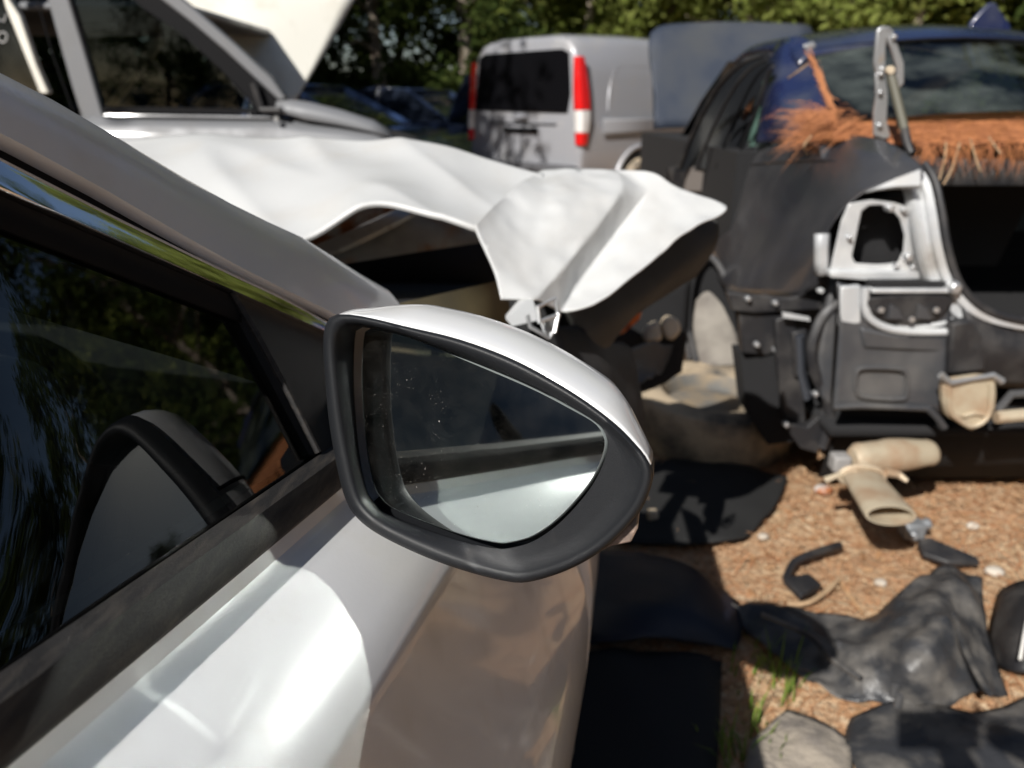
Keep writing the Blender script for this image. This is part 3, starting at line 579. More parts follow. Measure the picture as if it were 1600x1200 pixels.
mb = MB(); mb.prism(Y((1124, 248, 3.5), (1132, 240, 3.5), (1160, 168, 3.45), (1155, 166, 3.45)), V((.0, .01, 0))); mb.build('chrome_strip', 'chrome', sed)
mb = MB(); mb.prism(Y((1158, 186, 3.42), (1170, 160, 3.42), (1182, 148, 3.42), (1178, 165, 3.42), (1164, 190, 3.42)), V((.0, .01, 0))); mb.build('chrome_strip', 'chrome', sed)
mb = MB(); mb.prism(Y((1168, 230, 3.36), (1192, 128, 3.40), (1222, 128, 3.36), (1210, 175, 3.3), (1188, 225, 3.3)), V((0, .006, 0))); mb.build('quarter_glass', mat('green glass', (.10, .17, .14), .15, col2=(.05, .09, .075), scale=7, coat=1), sed)
mb = MB(); mb.grid(patch([Y((1048, 262, 4.3), (1085, 255, 4.0), (1125, 250, 3.7), (1165, 245, 3.5)), Y((1046, 300, 4.3), (1080, 310, 4.0), (1110, 320, 3.75), (1140, 310, 3.56))], 4)); mb.build('rear_door', 'black', sed, solid=.02)
mb = MB(); mb.prism(Y((1075, 262, 3.78), (1125, 250, 3.68), (1108, 300, 3.72), (1068, 300, 3.8)), V((0, .02, 0))); mb.build('door_trim_panel', mat('grey brown trim', (.12, .105, .095), .8), sed, bevel=.006)
# raised bonnet of the same car
hb = [[V((1.05, 6.0, 1.02)), V((1.13, 6.02, 1.03)), V((1.7, 6.05, 1.04)), V((2.3, 6.02, 1.03))], [V((1.06, 6.25, 1.40)), V((1.14, 6.26, 1.42)), V((1.7, 6.3, 1.44)), V((2.3, 6.26, 1.42))], [V((1.08, 6.45, 1.66)), V((1.15, 6.45, 1.70)), V((1.7, 6.5, 1.73)), V((2.3, 6.45, 1.70))], [V((1.15, 6.52, 1.72)), V((1.22, 6.52, 1.755)), V((1.7, 6.57, 1.775)), V((2.25, 6.52, 1.755))]]
mb = MB(); mb.grid(patch(hb, 4)); mb.build('bonnet', mat('faded dark blue paint', (.022, .030, .048), .6, coat=.1, dust=(.05, .055, .062), dlo=.42, dhi=.7, dscale=2.5), sed, solid=.03, label='dark blue bonnet propped upright')
# shark fin aerial
fin = Y((1506, 62, 3.6), (1514, 36, 3.6), (1530, 18, 3.6), (1544, 4, 3.6), (1554, 4, 3.6), (1562, 18, 3.6), (1576, 36, 3.6), (1582, 62, 3.6))
mb = MB(); mb.prism([p-V((0, .012, 0)) for p in fin], V((0, .024, 0))); mb.build('roof_aerial', 'blue', sed, bevel=.008)
# boot hinge (two arms) and gas strut
mb = MB()
HG = [[(1371, 46), (1380, 40), (1392, 42), (1394, 50), (1386, 54), (1384, 80), (1384, 112), (1380, 120), (1370, 116), (1366, 96)], [(1386, 44), (1396, 46), (1400, 62), (1413, 98), (1413, 130), (1402, 142), (1400, 130), (1402, 104), (1392, 74), (1384, 56)], [(1368, 114), (1384, 114), (1388, 150), (1386, 186), (1392, 214), (1382, 218), (1366, 212), (1366, 176), (1370, 150)]]
for h in HG: mb.prism(Y(*[(x, y, 2.44) for x, y in h]), V((.0, .014, 0)))
for x, y in ((1378, 108), (1376, 116), (1397, 58), (1375, 145), (1374, 196)):
    c = onY(x, y, 2.435); mb.tube([c, c+V((0, -.008, 0))], .008, 8)
mb.build('boot_hinge', 'steel', sed, bevel=.003)
mb = MB(); mb.tube(Y((1389, 108, 2.42), (1394, 125, 2.41), (1404, 165, 2.38), (1414, 205, 2.34)), [.006, .013, .013, .013], 10); mb.build('gas_strut', 'pipe', sed)
mb = MB(); mb.tube(Y((1413, 202, 2.34), (1417, 222, 2.32), (1424, 240, 2.30)), .013, 10); mb.build('strut_end', 'black', sed)
c = onY(1390, 110, 2.415); mb = MB(); mb.tube([c+V((0, .006, 0)), c+V((0, -.012, 0))], .012, 12); mb.build('strut_ball', 'cream', sed, bevel=.003)
# tail lamp pocket: plate with a hole
def ringplate(outer, inner, n, Yv, dep):
    def rs(pts):
        cl_ = [V((x, y, 0)) for x, y in pts]; per = []
        L = [0]
        for a, b in zip(cl_, cl_[1:]+cl_[:1]): L.append(L[-1]+(b-a).length)
        for k in range(n):
            d = L[-1]*k/n
            for i in range(len(cl_)):
                if L[i] <= d <= L[i+1]: per.append(cl_[i].lerp(cl_[(i+1) % len(cl_)], (d-L[i])/(L[i+1]-L[i]+1e-9))); break
        return per
    o = rs(outer); i = rs(inner); mb = MB()
    P = lambda q, yy: onY(q.x, q.y, yy)
    mb.loft([[P(q, Yv+dep) for q in o], [P(q, Yv) for q in o], [P(q, Yv) for q in i], [P(q, Yv+dep*.5)*1 for q in i], [P(q, Yv+dep+.03) for q in i]]); return mb
po = [(1326, 318), (1360, 312), (1395, 316), (1425, 325), (1438, 360), (1450, 425), (1400, 431), (1340, 429), (1296, 424), (1305, 385), (1314, 345)]
pi_ = [(1346, 330), (1358, 321), (1376, 320), (1394, 328), (1406, 342), (1413, 368), (1411, 394), (1402, 411), (1370, 413), (1336, 411), (1331, 400), (1338, 368)]
ringplate(po, pi_, 66, 2.12, .03).build('lamp_pocket', 'bare', sed, ang=50, bevel=.003)
mb = MB(); mb.prism(Y((1320, 315, 2.24), (1440, 300, 2.24), (1450, 430, 2.24), (1300, 430, 2.24)), V((0, .02, 0))); mb.build('lamp_pocket_back', 'void', sed)
for x, y, r in ((1419, 402, .011), (1400, 416, .007), (1426, 418, .008), (1412, 328, .007), (1391, 326, .009), (1327, 371, .006)):
    c = onY(x, y, 2.112); mb = MB(); mb.tube([c+V((0, .02, 0)), c+V((0, -.010, 0))], [r*1.3, r], 10); mb.build('stud', 'steel', sed, bevel=.002)
mb = MB(); mb.loft([[onY(1284-dx, y, 2.15-dd) for y in (365, 390, 410, 430)] for dx, dd in ((-10, .0), (-6, .02), (2, .022), (10, .01))], False); mb.build('pocket_flange', 'bare', sed, solid=.006)
mb = MB(); mb.prism(Y((1298, 424, 2.10), (1450, 424, 2.10), (1450, 436, 2.10), (1366, 440, 2.10), (1298, 434, 2.10)), V((0, .05, 0))); mb.build('pocket_ledge', 'bare', sed, bevel=.004)
# gutter post at the boot opening
PP = [(1436, 258, 2.16), (1452, 285, 2.12), (1462, 330, 2.09), (1470, 380, 2.07), (1482, 425, 2.06), (1500, 458, 2.05), (1535, 487, 2.04), (1590, 503, 2.03), (1680, 512, 2.03)]
cp = cr(Y(*PP), 5); mb = MB(); lo = []
for i, p in enumerate(cp):
    d = (cp[min(i+1, len(cp)-1)]-cp[max(0, i-1)]).normalized(); nrm = d.cross(V((0, 1, 0))).normalized()
    lo.append([p+nrm*.0-V((0, -.03, 0)), p-V((0, .004, 0)), p+nrm*-.018-V((0, .002, 0)), p+nrm*-.022+V((0, .015, 0)), p+nrm*-.045+V((0, .01, 0)), p+nrm*-.06+V((0, .03, 0))])
mb.grid(lo); mb.build('boot_gutter', 'bare', sed, ang=30, solid=.003)
mb = MB(); mb.tube([p+V((.012, -.004, .004)) for p in cp], .011, 8); mb.build('boot_seal', 'black', sed)
c = onY(1492, 450, 2.03); mb = MB(); mb.tube([c+V((0, .02, 0)), c+V((0, -.006, 0)), c+V((0, -.012, 0))], [.02, .018, .012], 7); mb.build('bolt', 'steel', sed, bevel=.002)
# rear valance: ribs, fan shaped vent, lower panel with pressed rectangle
mb = MB(); mb.grid(patch([Y((1306, 440, 2.08), (1340, 446, 2.08), (1420, 446, 2.08), (1480, 446, 2.07)), Y((1310, 500, 2.07), (1340, 505, 2.07), (1420, 515, 2.07), (1484, 512, 2.06)), Y((1306, 560, 2.06), (1350, 560, 2.06), (1420, 565, 2.06), (1478, 566, 2.05)), Y((1300, 640, 2.05), (1350, 638, 2.05), (1420, 640, 2.05), (1476, 645, 2.05))], 4)); mb.build('rear_panel', 'bare_dark', sed, solid=.01)
mb = MB(); mb.prism(Y((1314, 448, 2.06), (1346, 446, 2.06), (1346, 506, 2.06), (1312, 512, 2.06)), V((0, .02, 0))); mb.build('panel_pad', 'bare', sed, bevel=.005)
mb = MB(); mb.tube(cr(Y((1352, 450, 2.05), (1352, 480, 2.05), (1362, 500, 2.05), (1392, 514, 2.05), (1440, 519, 2.05), (1486, 518, 2.05)), 4), .011, 8); mb.tube(cr(Y((1402, 507, 2.06), (1450, 509, 2.06), (1488, 500, 2.06)), 4), .009, 8); mb.build('pressed_ridge', 'bare', sed)
mb = MB(); fan = cr(Y((1358, 466, 2.04), (1480, 462, 2.04), (1482, 480, 2.04), (1466, 496, 2.04), (1430, 506, 2.04), (1396, 504, 2.04), (1370, 492, 2.04)), 3, True); mb.prism(fan, V((0, .01, 0))); fo = mb.build('boot_latch_vent', 'black', sed, bevel=.003)
for x0 in (1400, 1444):
    mb = MB(); mb.prism(Y((x0-12, 499, 2.03), (x0-8, 476, 2.03), (x0+4, 482, 2.03), (x0+12, 500, 2.03)), V((0, .008, 0))); mb.build('vent_fin', 'bare_dark', fo, bevel=.002)
for x0 in (1376, 1462, 1424):
    c = onY(x0, 484 if x0 != 1424 else 499, 2.03); mb = MB(); mb.tube([c, c+V((0, -.006, 0))], .008, 8); mb.build('screw', 'steel', fo)
mb = MB(); mb.box(onY(1420, 453, 2.05), (.21, .03, .012)); mb.build('vent_bar', 'bare', sed, bevel=.003)
mb = MB(); mb.box(onY(1415, 444, 2.07), (.20, .04, .02)); mb.build('vent_slot', 'void', sed)
mb = MB(); mb.prism(Y((1345, 512, 2.045), (1395, 522, 2.045), (1482, 526, 2.045), (1480, 552, 2.045), (1350, 545, 2.045)), V((0, .02, 0))); mb.build('valance_step', 'bare_dark', sed, bevel=.008)
mb = MB(); rr = cr(Y((1338, 584, 2.035), (1350, 575, 2.035), (1400, 576, 2.035), (1416, 583, 2.035), (1418, 612, 2.035), (1408, 624, 2.035), (1352, 621, 2.035), (1338, 612, 2.035)), 3, True); mb.tube(rr+rr[:1], .006, 8); mb.build('pressed_rectangle', 'bare_dark', sed)
mb = MB(); mb.tube(Y((1302, 636, 2.03), (1345, 634, 2.03), (1400, 636, 2.03), (1452, 638, 2.03)), .008, 8); mb.tube(Y((1450, 638, 2.03), (1464, 652, 2.03), (1476, 668, 2.03)), .010, 8); mb.build('panel_flange', 'bare_dark', sed)
# black boot-latch block and cross member on the right
mb = MB(); mb.prism(Y((1488, 505, 2.02), (1520, 500, 2.02), (1545, 540, 2.02), (1540, 580, 2.02), (1482, 586, 2.02)), V((0, .05, 0))); mb.build('tow_bracket', 'black', sed, bevel=.008)
mb = MB(); mb.grid(patch([Y((1500, 470, 2.06), (1560, 505, 2.06), (1640, 520, 2.06), (1800, 520, 2.06)), Y((1515, 540, 2.03), (1570, 550, 2.02), (1640, 552, 2.02), (1800, 552, 2.02)), Y((1530, 600, 2.06), (1570, 602, 2.06), (1640, 604, 2.06), (1800, 604, 2.06))], 3)); mb.build('rear_crossmember', 'black', sed, solid=.01)
mb = MB(); mb.tube(Y((1560, 640, 2.0), (1580, 616, 2.0), (1640, 612, 2.0), (1760, 612, 2.0)), .012, 8); mb.build('crossmember_tube', 'bare_dark', sed)
mb = MB(); mb.tube(Y((1556, 652, 1.98), (1600, 648, 1.98), (1720, 648, 1.98)), .018, 8); mb.build('heat_shield', 'exhaust', sed)
# cream hanger plate
hp = [(1474, 600), (1490, 594), (1530, 588), (1556, 590), (1558, 616), (1556, 640), (1538, 660), (1520, 674), (1502, 664), (1482, 652), (1475, 628)]
mb = MB(); mb.prism(Y(*[(x, y, 1.97) for x, y in hp]), V((0, .03, 0))); ho = mb.build('hanger_plate', 'exhaust', sed, bevel=.006)
mb = MB(); mb.tube(cr(Y((1482, 604, 1.962), (1484, 638, 1.962), (1496, 654, 1.962), (1520, 666, 1.962), (1545, 648, 1.962), (1550, 600, 1.962)), 4), .007, 8); mb.tube(cr(Y((1492, 646, 1.965), (1505, 650, 1.965), (1522, 646, 1.965), (1536, 648, 1.965)), 3), .005, 6); mb.build('rim_bead', 'exhaust', ho)
mb = MB(); mb.tube(Y((1470, 586, 1.96), (1486, 598, 1.96), (1520, 592, 1.96), (1552, 586, 1.96), (1566, 596, 1.96)), [.010, .008, .005, .008, .010], 8); mb.build('clamp', 'steel', ho)
# exhaust: silencer and oval tail pipe
mb = MB(); a_, b_ = onY(1332, 716, 1.98), onY(1462, 706, 2.06); mb.tube(cr([a_, a_.lerp(b_, .25), a_.lerp(b_, .5), a_.lerp(b_, .85), b_], 3), [.03]+[.044]*2+[.046]*2+[.05, .05, .048, .044, .04, .04, .034, .02], 18, flat=.75); ex = mb.build('silencer', 'exhaust', sed)
mb = MB(); p0, p1 = onY(1345, 742, 1.92), onY(1392, 806, 1.68); lo = []
dd = (p1-p0).normalized(); sx = V((1, 0, 0)); sx = (sx-dd*sx.dot(dd)).normalized(); sz = dd.cross(sx)
for t, ra in ((0, .050), (.04, .053), (.3, .056), (.7, .060), (.98, .062), (1, .060), (1.0, .054), (.6, .05)):
    p = p0.lerp(p1, t); lo.append([p+sx*math.cos(2*math.pi*k/28)*ra+sz*math.sin(2*math.pi*k/28)*ra*.45 for k in range(28)])
mb.loft(lo, True, True, True); mb.build('tail_pipe', 'exhaust', ex, ang=50)
mb = MB(); mb.tube([p0+sx*math.cos(a)*.06+sz*math.sin(a)*.03+dd*.01 for a in [2*math.pi*k/24 for k in range(25)]], .007, 8); mb.tube(Y((1290, 750, 1.93), (1310, 742, 1.92), (1340, 735, 1.9)), [.010, .007, .006], 8); mb.tube(Y((1385, 738, 1.9), (1405, 742, 1.9), (1418, 752, 1.88)), [.012, .010, .006], 8); mb.build('pipe_clamp', 'exhaust', ex)
mb = MB(); mb.box(onY(1312, 722, 1.98), (.05, .05, .05)); mb.build('rubber_mount', mat('grey rubber mount', (.26, .25, .24), .7), ex, bevel=.008)
mb = MB(); mb.grid([[V((x, yy, z)) for x in (1.0, 1.6, 2.45)] for yy, z in ((2.16, .36), (2.2, .2), (2.26, .06))]); mb.build('under_shade_panel', 'void', sed, solid=.01)  # panel added to blacken the lit ground under the tail
# black bumper carriers at the left rear corner
CARR = [([(1136, 456), (1180, 462), (1235, 466), (1290, 452), (1322, 452), (1322, 476), (1290, 484), (1240, 486), (1180, 490), (1145, 486)], 2.28), ([(1155, 488), (1215, 490), (1218, 545), (1200, 556), (1160, 552)], 2.30), ([(1212, 500), (1240, 490), (1252, 560), (1258, 640), (1262, 690), (1240, 690), (1222, 640), (1214, 560)], 2.24), ([(1238, 520), (1262, 515), (1262, 585), (1242, 590)], 2.22), ([(1222, 660), (1262, 668), (1292, 640), (1298, 610), (1288, 690), (1276, 708), (1250, 700)], 2.20)]
for pl, yy in CARR:
    mb = MB(); mb.prism(Y(*[(x, y, yy) for x, y in pl]), V((0, .03, 0))); mb.build('bumper_carrier', 'black', sed, bevel=.005)
mb = MB(); mb.tube(cr(Y((1310, 470, 2.20), (1282, 500, 2.19), (1268, 545, 2.18), (1276, 590, 2.18), (1292, 622, 2.18), (1296, 660, 2.18), (1284, 700, 2.18)), 4), .016, 8, flat=.7); mb.build('carrier_hoop', 'black', sed)
mb = MB(); mb.tube(Y((1250, 525, 2.19), (1252, 580, 2.19), (1262, 622, 2.19)), .018, 8, flat=.6); mb.build('carrier_leg', mat('grey black plastic', (.04, .045, .055), .4), sed)
mb = MB(); mb.prism(Y((1156, 552, 2.34), (1212, 556, 2.3), (1240, 690, 2.26), (1200, 695, 2.3), (1166, 640, 2.34)), V((0, .1, 0))); mb.build('arch_extension', 'void', sed)
for x, y, m_ in ((1284, 455, 'bare'), (1184, 540, 'steel'), (1213, 548, 'steel'), (1276, 617, 'steel'), (1230, 665, 'steel'), (1170, 468, 'steel'), (1213, 475, 'steel')):
    c = onY(x, y, 2.17 if x > 1220 else 2.26); mb = MB(); mb.tube([c+V((0, .02, 0)), c], [.010, .008], 8); mb.build('bolt', m_, sed, bevel=.002)
mb = MB(); mb.prism(Y((1223, 488, 2.2), (1265, 496, 2.2), (1266, 502, 2.2), (1224, 496, 2.2)), V((0, .01, 0))); mb.build('carrier_tab', 'bare', sed)
mb = MB(); mb.prism(Y((1300, 430, 2.2), (1312, 430, 2.2), (1300, 640, 2.16), (1284, 620, 2.16), (1278, 560, 2.18)), V((0, .05, 0))); mb.build('corner_panel', 'bare_dark', sed, bevel=.01)
# wheel arch: rim, liner, brake backing
mb = MB(); mb.tube(cr(Y((1078, 560, 3.0), (1070, 500, 3.02), (1074, 440, 3.05), (1092, 408, 3.1), (1112, 402, 3.1), (1132, 430, 3.0), (1146, 462, 2.95)), 4), .012, 8); mb.build('wheel_arch', 'bare_dark', sed)
mb = MB(); mb.prism(Y((1076, 560, 3.15), (1074, 450, 3.15), (1092, 412, 3.15), (1112, 405, 3.15), (1145, 465, 3.1), (1160, 570, 3.1)), V((0, .25, 0))); mb.build('arch_void', 'void', sed)
mb = MB(); mb.grid(patch([Y((1092, 470, 3.02), (1108, 455, 3.0), (1128, 480, 2.98)), Y((1086, 510, 3.0), (1110, 505, 2.97), (1148, 520, 2.95)), Y((1090, 545, 2.98), (1115, 545, 2.95), (1154, 548, 2.93)), Y((1096, 570, 2.96), (1120, 572, 2.93), (1154, 570, 2.92))], 4)); mb.build('brake_backplate', 'brake', sed, solid=.02)
mb = MB(); mb.tube(Y((1060, 540, 3.0), (1078, 520, 2.97), (1088, 565, 2.95)), .012, 8); mb.build('suspension_link', 'bare_dark', sed)
mb = MB(); mb.grid(patch([Y((1040, 420, 3.9), (1070, 425, 3.6), (1100, 410, 3.4)), Y((1044, 480, 3.8), (1060, 490, 3.6), (1075, 490, 3.4)), Y((1050, 560, 3.7), (1060, 560, 3.6), (1078, 570, 3.4))], 3)); mb.build('sill_panel', 'black', sed, solid=.01)
wheel(sed, (1.04, 5.3, .31), (1, 0, 0)); wheel(sed, (2.44, 5.3, .31), (1, 0, 0)); wheel(sed, (2.44, 3.0, .31), (1, 0, 0))

# pine needles
def needles(mb, n, fn, L=(.06, .12), wdt=.0009, bend=.15):
    for _ in range(n):
        p, d, nn = fn(); ln = random.uniform(*L); s_ = d.cross(nn).normalized()*wdt*random.uniform(.7, 1.5)
        q = p+d*ln*.5+nn*ln*bend*random.uniform(-.3, 1); e = p+d*ln+nn*ln*bend*random.uniform(-1, .4)
        mb.add([p-s_, p+s_, q+s_, q-s_, e], [(0, 1, 2, 3), (3, 2, 4)])
def rnd3(): return V((random.gauss(0, 1), random.gauss(0, 1), random.gauss(0, 1)))
mb = MB()
core = []
for k in range(15):
    f = k/14; x = lin(1.01, 2.4, f); yb = 2.74-.07*math.sin(math.pi*f); core.append(V((x, yb, 1.128+.01*noise.noise(V((x*5, 0, 0))))))
loops = []
for p in core: loops.append([p+V((0, .02, .040)), p+V((0, -.04, .030+.01*noise.noise(p*9))), p+V((0, -.12, .002+.012*noise.noise(p*7))), p+V((0, -.19, -.022)), p+V((0, -.215, -.04+.012*noise.noise(p*11))), p+V((0, -.19, -.05))])
mb.grid(patch(loops, 3))
def nf():
    p = random.choice(core)+V((random.uniform(-.06, .06), 0, 0)); t = random.random(); q = p+V((0, lin(.02, -.22, t), lin(.042, -.034, t**1.2)+random.uniform(-.006, .006)))
    d = V((random.choice((-1, 1))*1, random.gauss(0, .35), random.gauss(0, .14))).normalized(); return q, d, V((0, -.5, .85)).normalized()
needles(mb, 5200, nf, (.03, .08), .0009, .06)
def nf2():
    p = core[0]+V((random.uniform(-.05, .10), random.uniform(-.2, .02), random.uniform(-.04, .06))); d = (V((-1, random.gauss(-.2, .4), random.gauss(-.25, .35)))).normalized(); return p, d, V((0, -.7, .7))
needles(mb, 380, nf2, (.06, .15), .0009)
def nf3():
    p = random.choice(core[3:12])+V((random.uniform(-.06, .06), -.22, -.04)); d = V((random.gauss(0, .5), -.15, -1)).normalized(); return p, d, V((0, -1, 0))
needles(mb, 300, nf3, (.05, .12), .0009)
lit = mb.build('pine_needle_drift', 'needle', None); tag(lit, 'thick drift of orange pine needles below the dark sedan rear window', 'pine needles', kind='stuff')
mb = MB()
def nf4():
    t = random.random(); p = onY(lin(1268, 1300, t), lin(88, 168, t), lin(3.16, 2.70, t)); return p+rnd3()*.004, (V((.2, -.45, -.5))*random.choice((-1, 1))+rnd3()*.12).normalized(), V((-.3, -.7, .6))
needles(mb, 260, nf4, (.03, .06), .0009, .05)
tag(mb.build('pine_needle_line', 'needle', None), 'thin line of pine needles along the edge of the rear window', 'pine needles', kind='stuff')
for i, (a, b, c_) in enumerate((((1478, 222), (1476, 250), (1466, 285)), ((1500, 222), (1488, 262), (1474, 288)), ((1516, 216), (1524, 245), (1532, 268)), ((1545, 214), (1556, 230), (1564, 240)), ((1262, 242), (1256, 228), (1268, 212)), ((1262, 100), (1246, 112), (1232, 122)))):
    mb = MB(); mb.tube(cr(Y((*a, 2.47 if a[0] > 1400 else 2.5), (*b, 2.45 if a[0] > 1400 else 2.46), (*c_, 2.44 if a[0] > 1400 else 2.5)), 4), .0026, 5)
    if i < 4: tag(mb.build('twig', 'wood', None), 'brown twig poking out of the needle drift over the boot opening', 'twig', 'twigs in the needle drift')
    else: mb.build('twig_loose', 'wood', None); o = bpy.data.objects['twig_loose'] if i == 4 else bpy.data.objects['twig_loose.001']; tag(o, ('bent twig below the needle drift on the dark sedan flank', 'short twig on the pillar beside the rear window top corner')[i-4], 'twig')

# ================================================================ tyre lying flat
ty = thing('tyre', onZ(1120, 655, 0), 'dusty tyre lying flat beside the rear wheel arch of the dark sedan', 'tyre')
wheel(ty, onZ(1112, 648, .10)+V((.0, .02, .0)), (.03, -.06, 1), .31, .20, 'tyre', mat('dusty grey disc', (.12, .118, .11), .75, col2=(.22, .17, .11), scale=10), 'tread')

# ================================================================ silver van
E1 = V((-.66, .75, 0)).normalized(); E2 = V((.75, .66, 0)).normalized(); VO = V((.72, 8.4, 0))
def VP(a, f, z): return VO+E1*a+E2*f+V((0, 0, z))
van = thing('silver_van', VP(.9, 2.3, 0), 'silver panel van with a tall red and clear tail lamp', 'van')
VW = 1.85
def vsec(f, ins=0., top=1.86):
    pr = [(.06, .30), (.0, .45), (-.02, .75), (0, 1.05), (.06, 1.45), (.12, top-.12), (.22, top-.02), (.45, top+.02)]
    l_ = [(a+ins, z) for a, z in pr]; r_ = [(VW-a, z) for a, z in reversed(l_)]
    return [VP(a, f, z) for a, z in l_+r_]
mb = MB(); st = [(.0, .06, 1.80), (.02, .02, 1.84), (.12, 0, 1.87), (1.0, 0, 1.90), (3.0, 0, 1.88), (3.5, .02, 1.75), (4.0, .05, 1.15), (4.6, .16, .95), (4.75, .3, .8)]
mb.loft([vsec(*s_) for s_ in st], True, True, True); mb.build('body', 'van', van, ang=40, bevel=.02)
mb = MB(); mb.prism([VP(.20, -.006, 1.12), VP(.16, -.006, 1.30), VP(.20, .004, 1.70), VP(.30, .006, 1.74), VP(VW-.30, .006, 1.74), VP(VW-.20, .004, 1.70), VP(VW-.12, -.006, 1.14)], -E2*.012); mb.build('rear_window', mat('black rear glass', (.004, .004, .005), .3, spec=.25), van)
def lamp(mirror=False):
    A = lambda a, f, z: VP(VW-a if mirror else a, f, z)
    seg = [('tail_light', 'tail_red', 1.145, 1.66), ('reverse_lens', 'tail_clear', .925, 1.14), ('fog_lens', 'tail_red', .80, .92)]; root = None
    for nm, m_, z0, z1 in seg:
        mb = MB(); lo = []
        for k in range(7):
            z = lin(z0, z1, k/6); q = (z-.80)/.86; wd = .035+.07*math.sin(math.pi*min(1, .22+q*.70)); off = .10*max(0, (z-1.05)/.8)
            bul = .02*math.sin(math.pi*q)
            lo.append([A(off+wd*.9, -.014, z), A(off+.03, -.030-bul*.3, z), A(off-.028, -.012, z), A(off-.040, .04, z), A(off-.034, .06+.05*math.sin(math.pi*q), z), A(off+.01, .06, z)])
        mb.loft(lo, True, True, True); o = mb.build(nm, m_, root or van, bevel=.004)
        if root is None: root = o
lamp(); lamp(True)
mb = MB(); mb.box(VP(VW*.5, -.02, .93), (.55, .03, .05), (E1, E2, V((0, 0, 1)))); mb.build('number_plate_recess', 'seal', van, bevel=.008)
mb = MB(); mb.tube([VP(.36, -.015, 1.0), VP(VW-.36, -.015, 1.0)], .006, 6); mb.tube([VP(VW*.5, -.004, .5), VP(VW*.5, -.012, .9)], .005, 6); mb.build('door_seam', 'seal', van)
mb = MB(); mb.box(VP(VW*.5, -.06, .48), (1.8, .16, .22), (E1, E2, V((0, 0, 1)))); mb.build('rear_bumper', mat('grey bumper', (.07, .07, .075), .6), van, bevel=.04)
mb = MB(); mb.box(VP(VW*.5, -.02, 1.06), (.22, .05, .03), (E1, E2, V((0, 0, 1)))); mb.build('handle', 'van', van, bevel=.01)
# pressed window blank, waist swages and seam on the side
pw = cr([VP(.025, .42, 1.14), VP(.055, .46, 1.34), VP(.085, .56, 1.52), VP(.10, .72, 1.58), VP(.10, 1.2, 1.59), VP(.10, 2.0, 1.59)], 5)
mb = MB(); mb.tube([p-E1*.004 for p in pw], .014, 6); mb.build('side_pressing', 'van', van)
mb = MB(); mb.loft([[VP(-.034+.012*abs(z-1.0)*6, f, z) for f in (.30, 1.0, 2.0, 3.0)] for z in (.90, .93, 1.03, 1.06)], False); mb.build('rub_strip', mat('grey strip', (.20, .20, .21), .6), van, solid=.01)
mb = MB(); mb.tube([VP(.0, 1.52, .5), VP(-.012, 1.52, .85), VP(.012, 1.52, 1.1), VP(.09, 1.52, 1.5), VP(.15, 1.52, 1.75)], .005, 6); mb.tube([VP(.118, .2, 1.70), VP(.118, 3, 1.72)], .006, 6); mb.build('door_seam', 'seal', van)
for f_ in (.95, 3.9):
    mb = MB(); mb.tube([VP(-.02, f_+.40*math.cos(a), .36+.40*math.sin(a)) for a in [math.pi*k/16 for k in range(17)]], .028, 8); mb.build('arch_lip', 'van', van)
    mb = MB(); mb.loft([[VP(-.006-.022*j, f_+.385*math.cos(a), .36+.385*math.sin(a)) for a in [2*math.pi*k/24 for k in range(24)]] for j in (0, 1)], True, True, True); mb.build('arch_void', 'void', van)
    wheel(van, VP(-.02, f_, .32), E1, .32, .2); wheel(van, VP(VW-.1, f_, .32), E1, .32, .2)
mb = MB(); mb.tube([VP(.30, .06, 1.84), VP(.9, .05, 1.86), VP(1.5, .06, 1.84)], .02, 8); mb.build('roof_lip', 'van', van)

# ================================================================ silver car with raised cream bonnet
YS = 3.75
sil = thing('silver_car', (-2.6, 4.6, 0), 'silver grey car with dark windows and a pale bonnet propped up', 'car')
def S(x, y, yy=YS): return onY(x, y, yy)
def zof(x, y, yy=YS): return S(x, y, yy).z
bs = [S(-700, 170), S(-300, 176), S(20, 180), S(165, 183), S(300, 185), S(440, 186), S(470, 190), S(530, 196), S(590, 204), S(615, 214)]
mb = MB(); mb.grid([[p.copy() for p in bs], [p+V((0, -.05, -.05)) for p in bs], [p+V((0, -.07, -.22)) for p in bs], [V((p.x, YS-.06, .55)) for p in bs], [V((p.x, YS, .32)) for p in bs]]); mb.build('body_side', 'silver', sil, ang=50, solid=.004)
mb = MB(); tp = [S(432, 158), S(455, 156), S(480, 160), S(530, 172), S(580, 188), S(612, 206)]
mb.grid([[p+V((0, .10, .0)) for p in tp], [p.copy() for p in tp], [S(x, y)+V((0, -.04, 0)) for x, y in ((432, 176), (455, 178), (480, 186), (530, 194), (580, 204), (612, 214))]]); mb.build('front_wing', 'silver', sil, solid=.004, ang=60)
mb = MB(); mb.grid([[p+V((0, .10, -.08)) for p in tp], [p+V((0, .8, -.12)) for p in tp], [p+V((0, 1.5, -.12)) for p in tp]]); mb.build('engine_bay', 'void', sil)
mb = MB(); mb.prism([S(60, -60), S(96, -60), S(108, 0), S(132, 80), S(158, 172), S(165, 186), S(126, 186), S(96, 80), S(74, 0)], V((0, .05, 0))); mb.build('b_pillar', 'silver', sil, bevel=.008)
mb = MB(); mb.tube([S(50, -60, 3.72), S(58, 0, 3.72), S(84, 90, 3.72), S(118, 184, 3.72)], .004, 6); mb.build('door_seam', 'seal', sil)
mb = MB(); mb.prism([S(-10, -60), S(22, -60), S(14, 0), S(30, 24), S(56, 100), S(76, 146), S(62, 146), S(40, 90), S(8, 10)], V((0, .04, 0))); mb.build('window_frame', 'cream_paint', sil, bevel=.005)
ap = [(190, -70), (236, -22), (300, 26), (360, 78), (410, 124), (442, 160), (448, 178), (420, 176), (390, 150), (340, 102), (284, 52), (226, 10), (170, -40)]
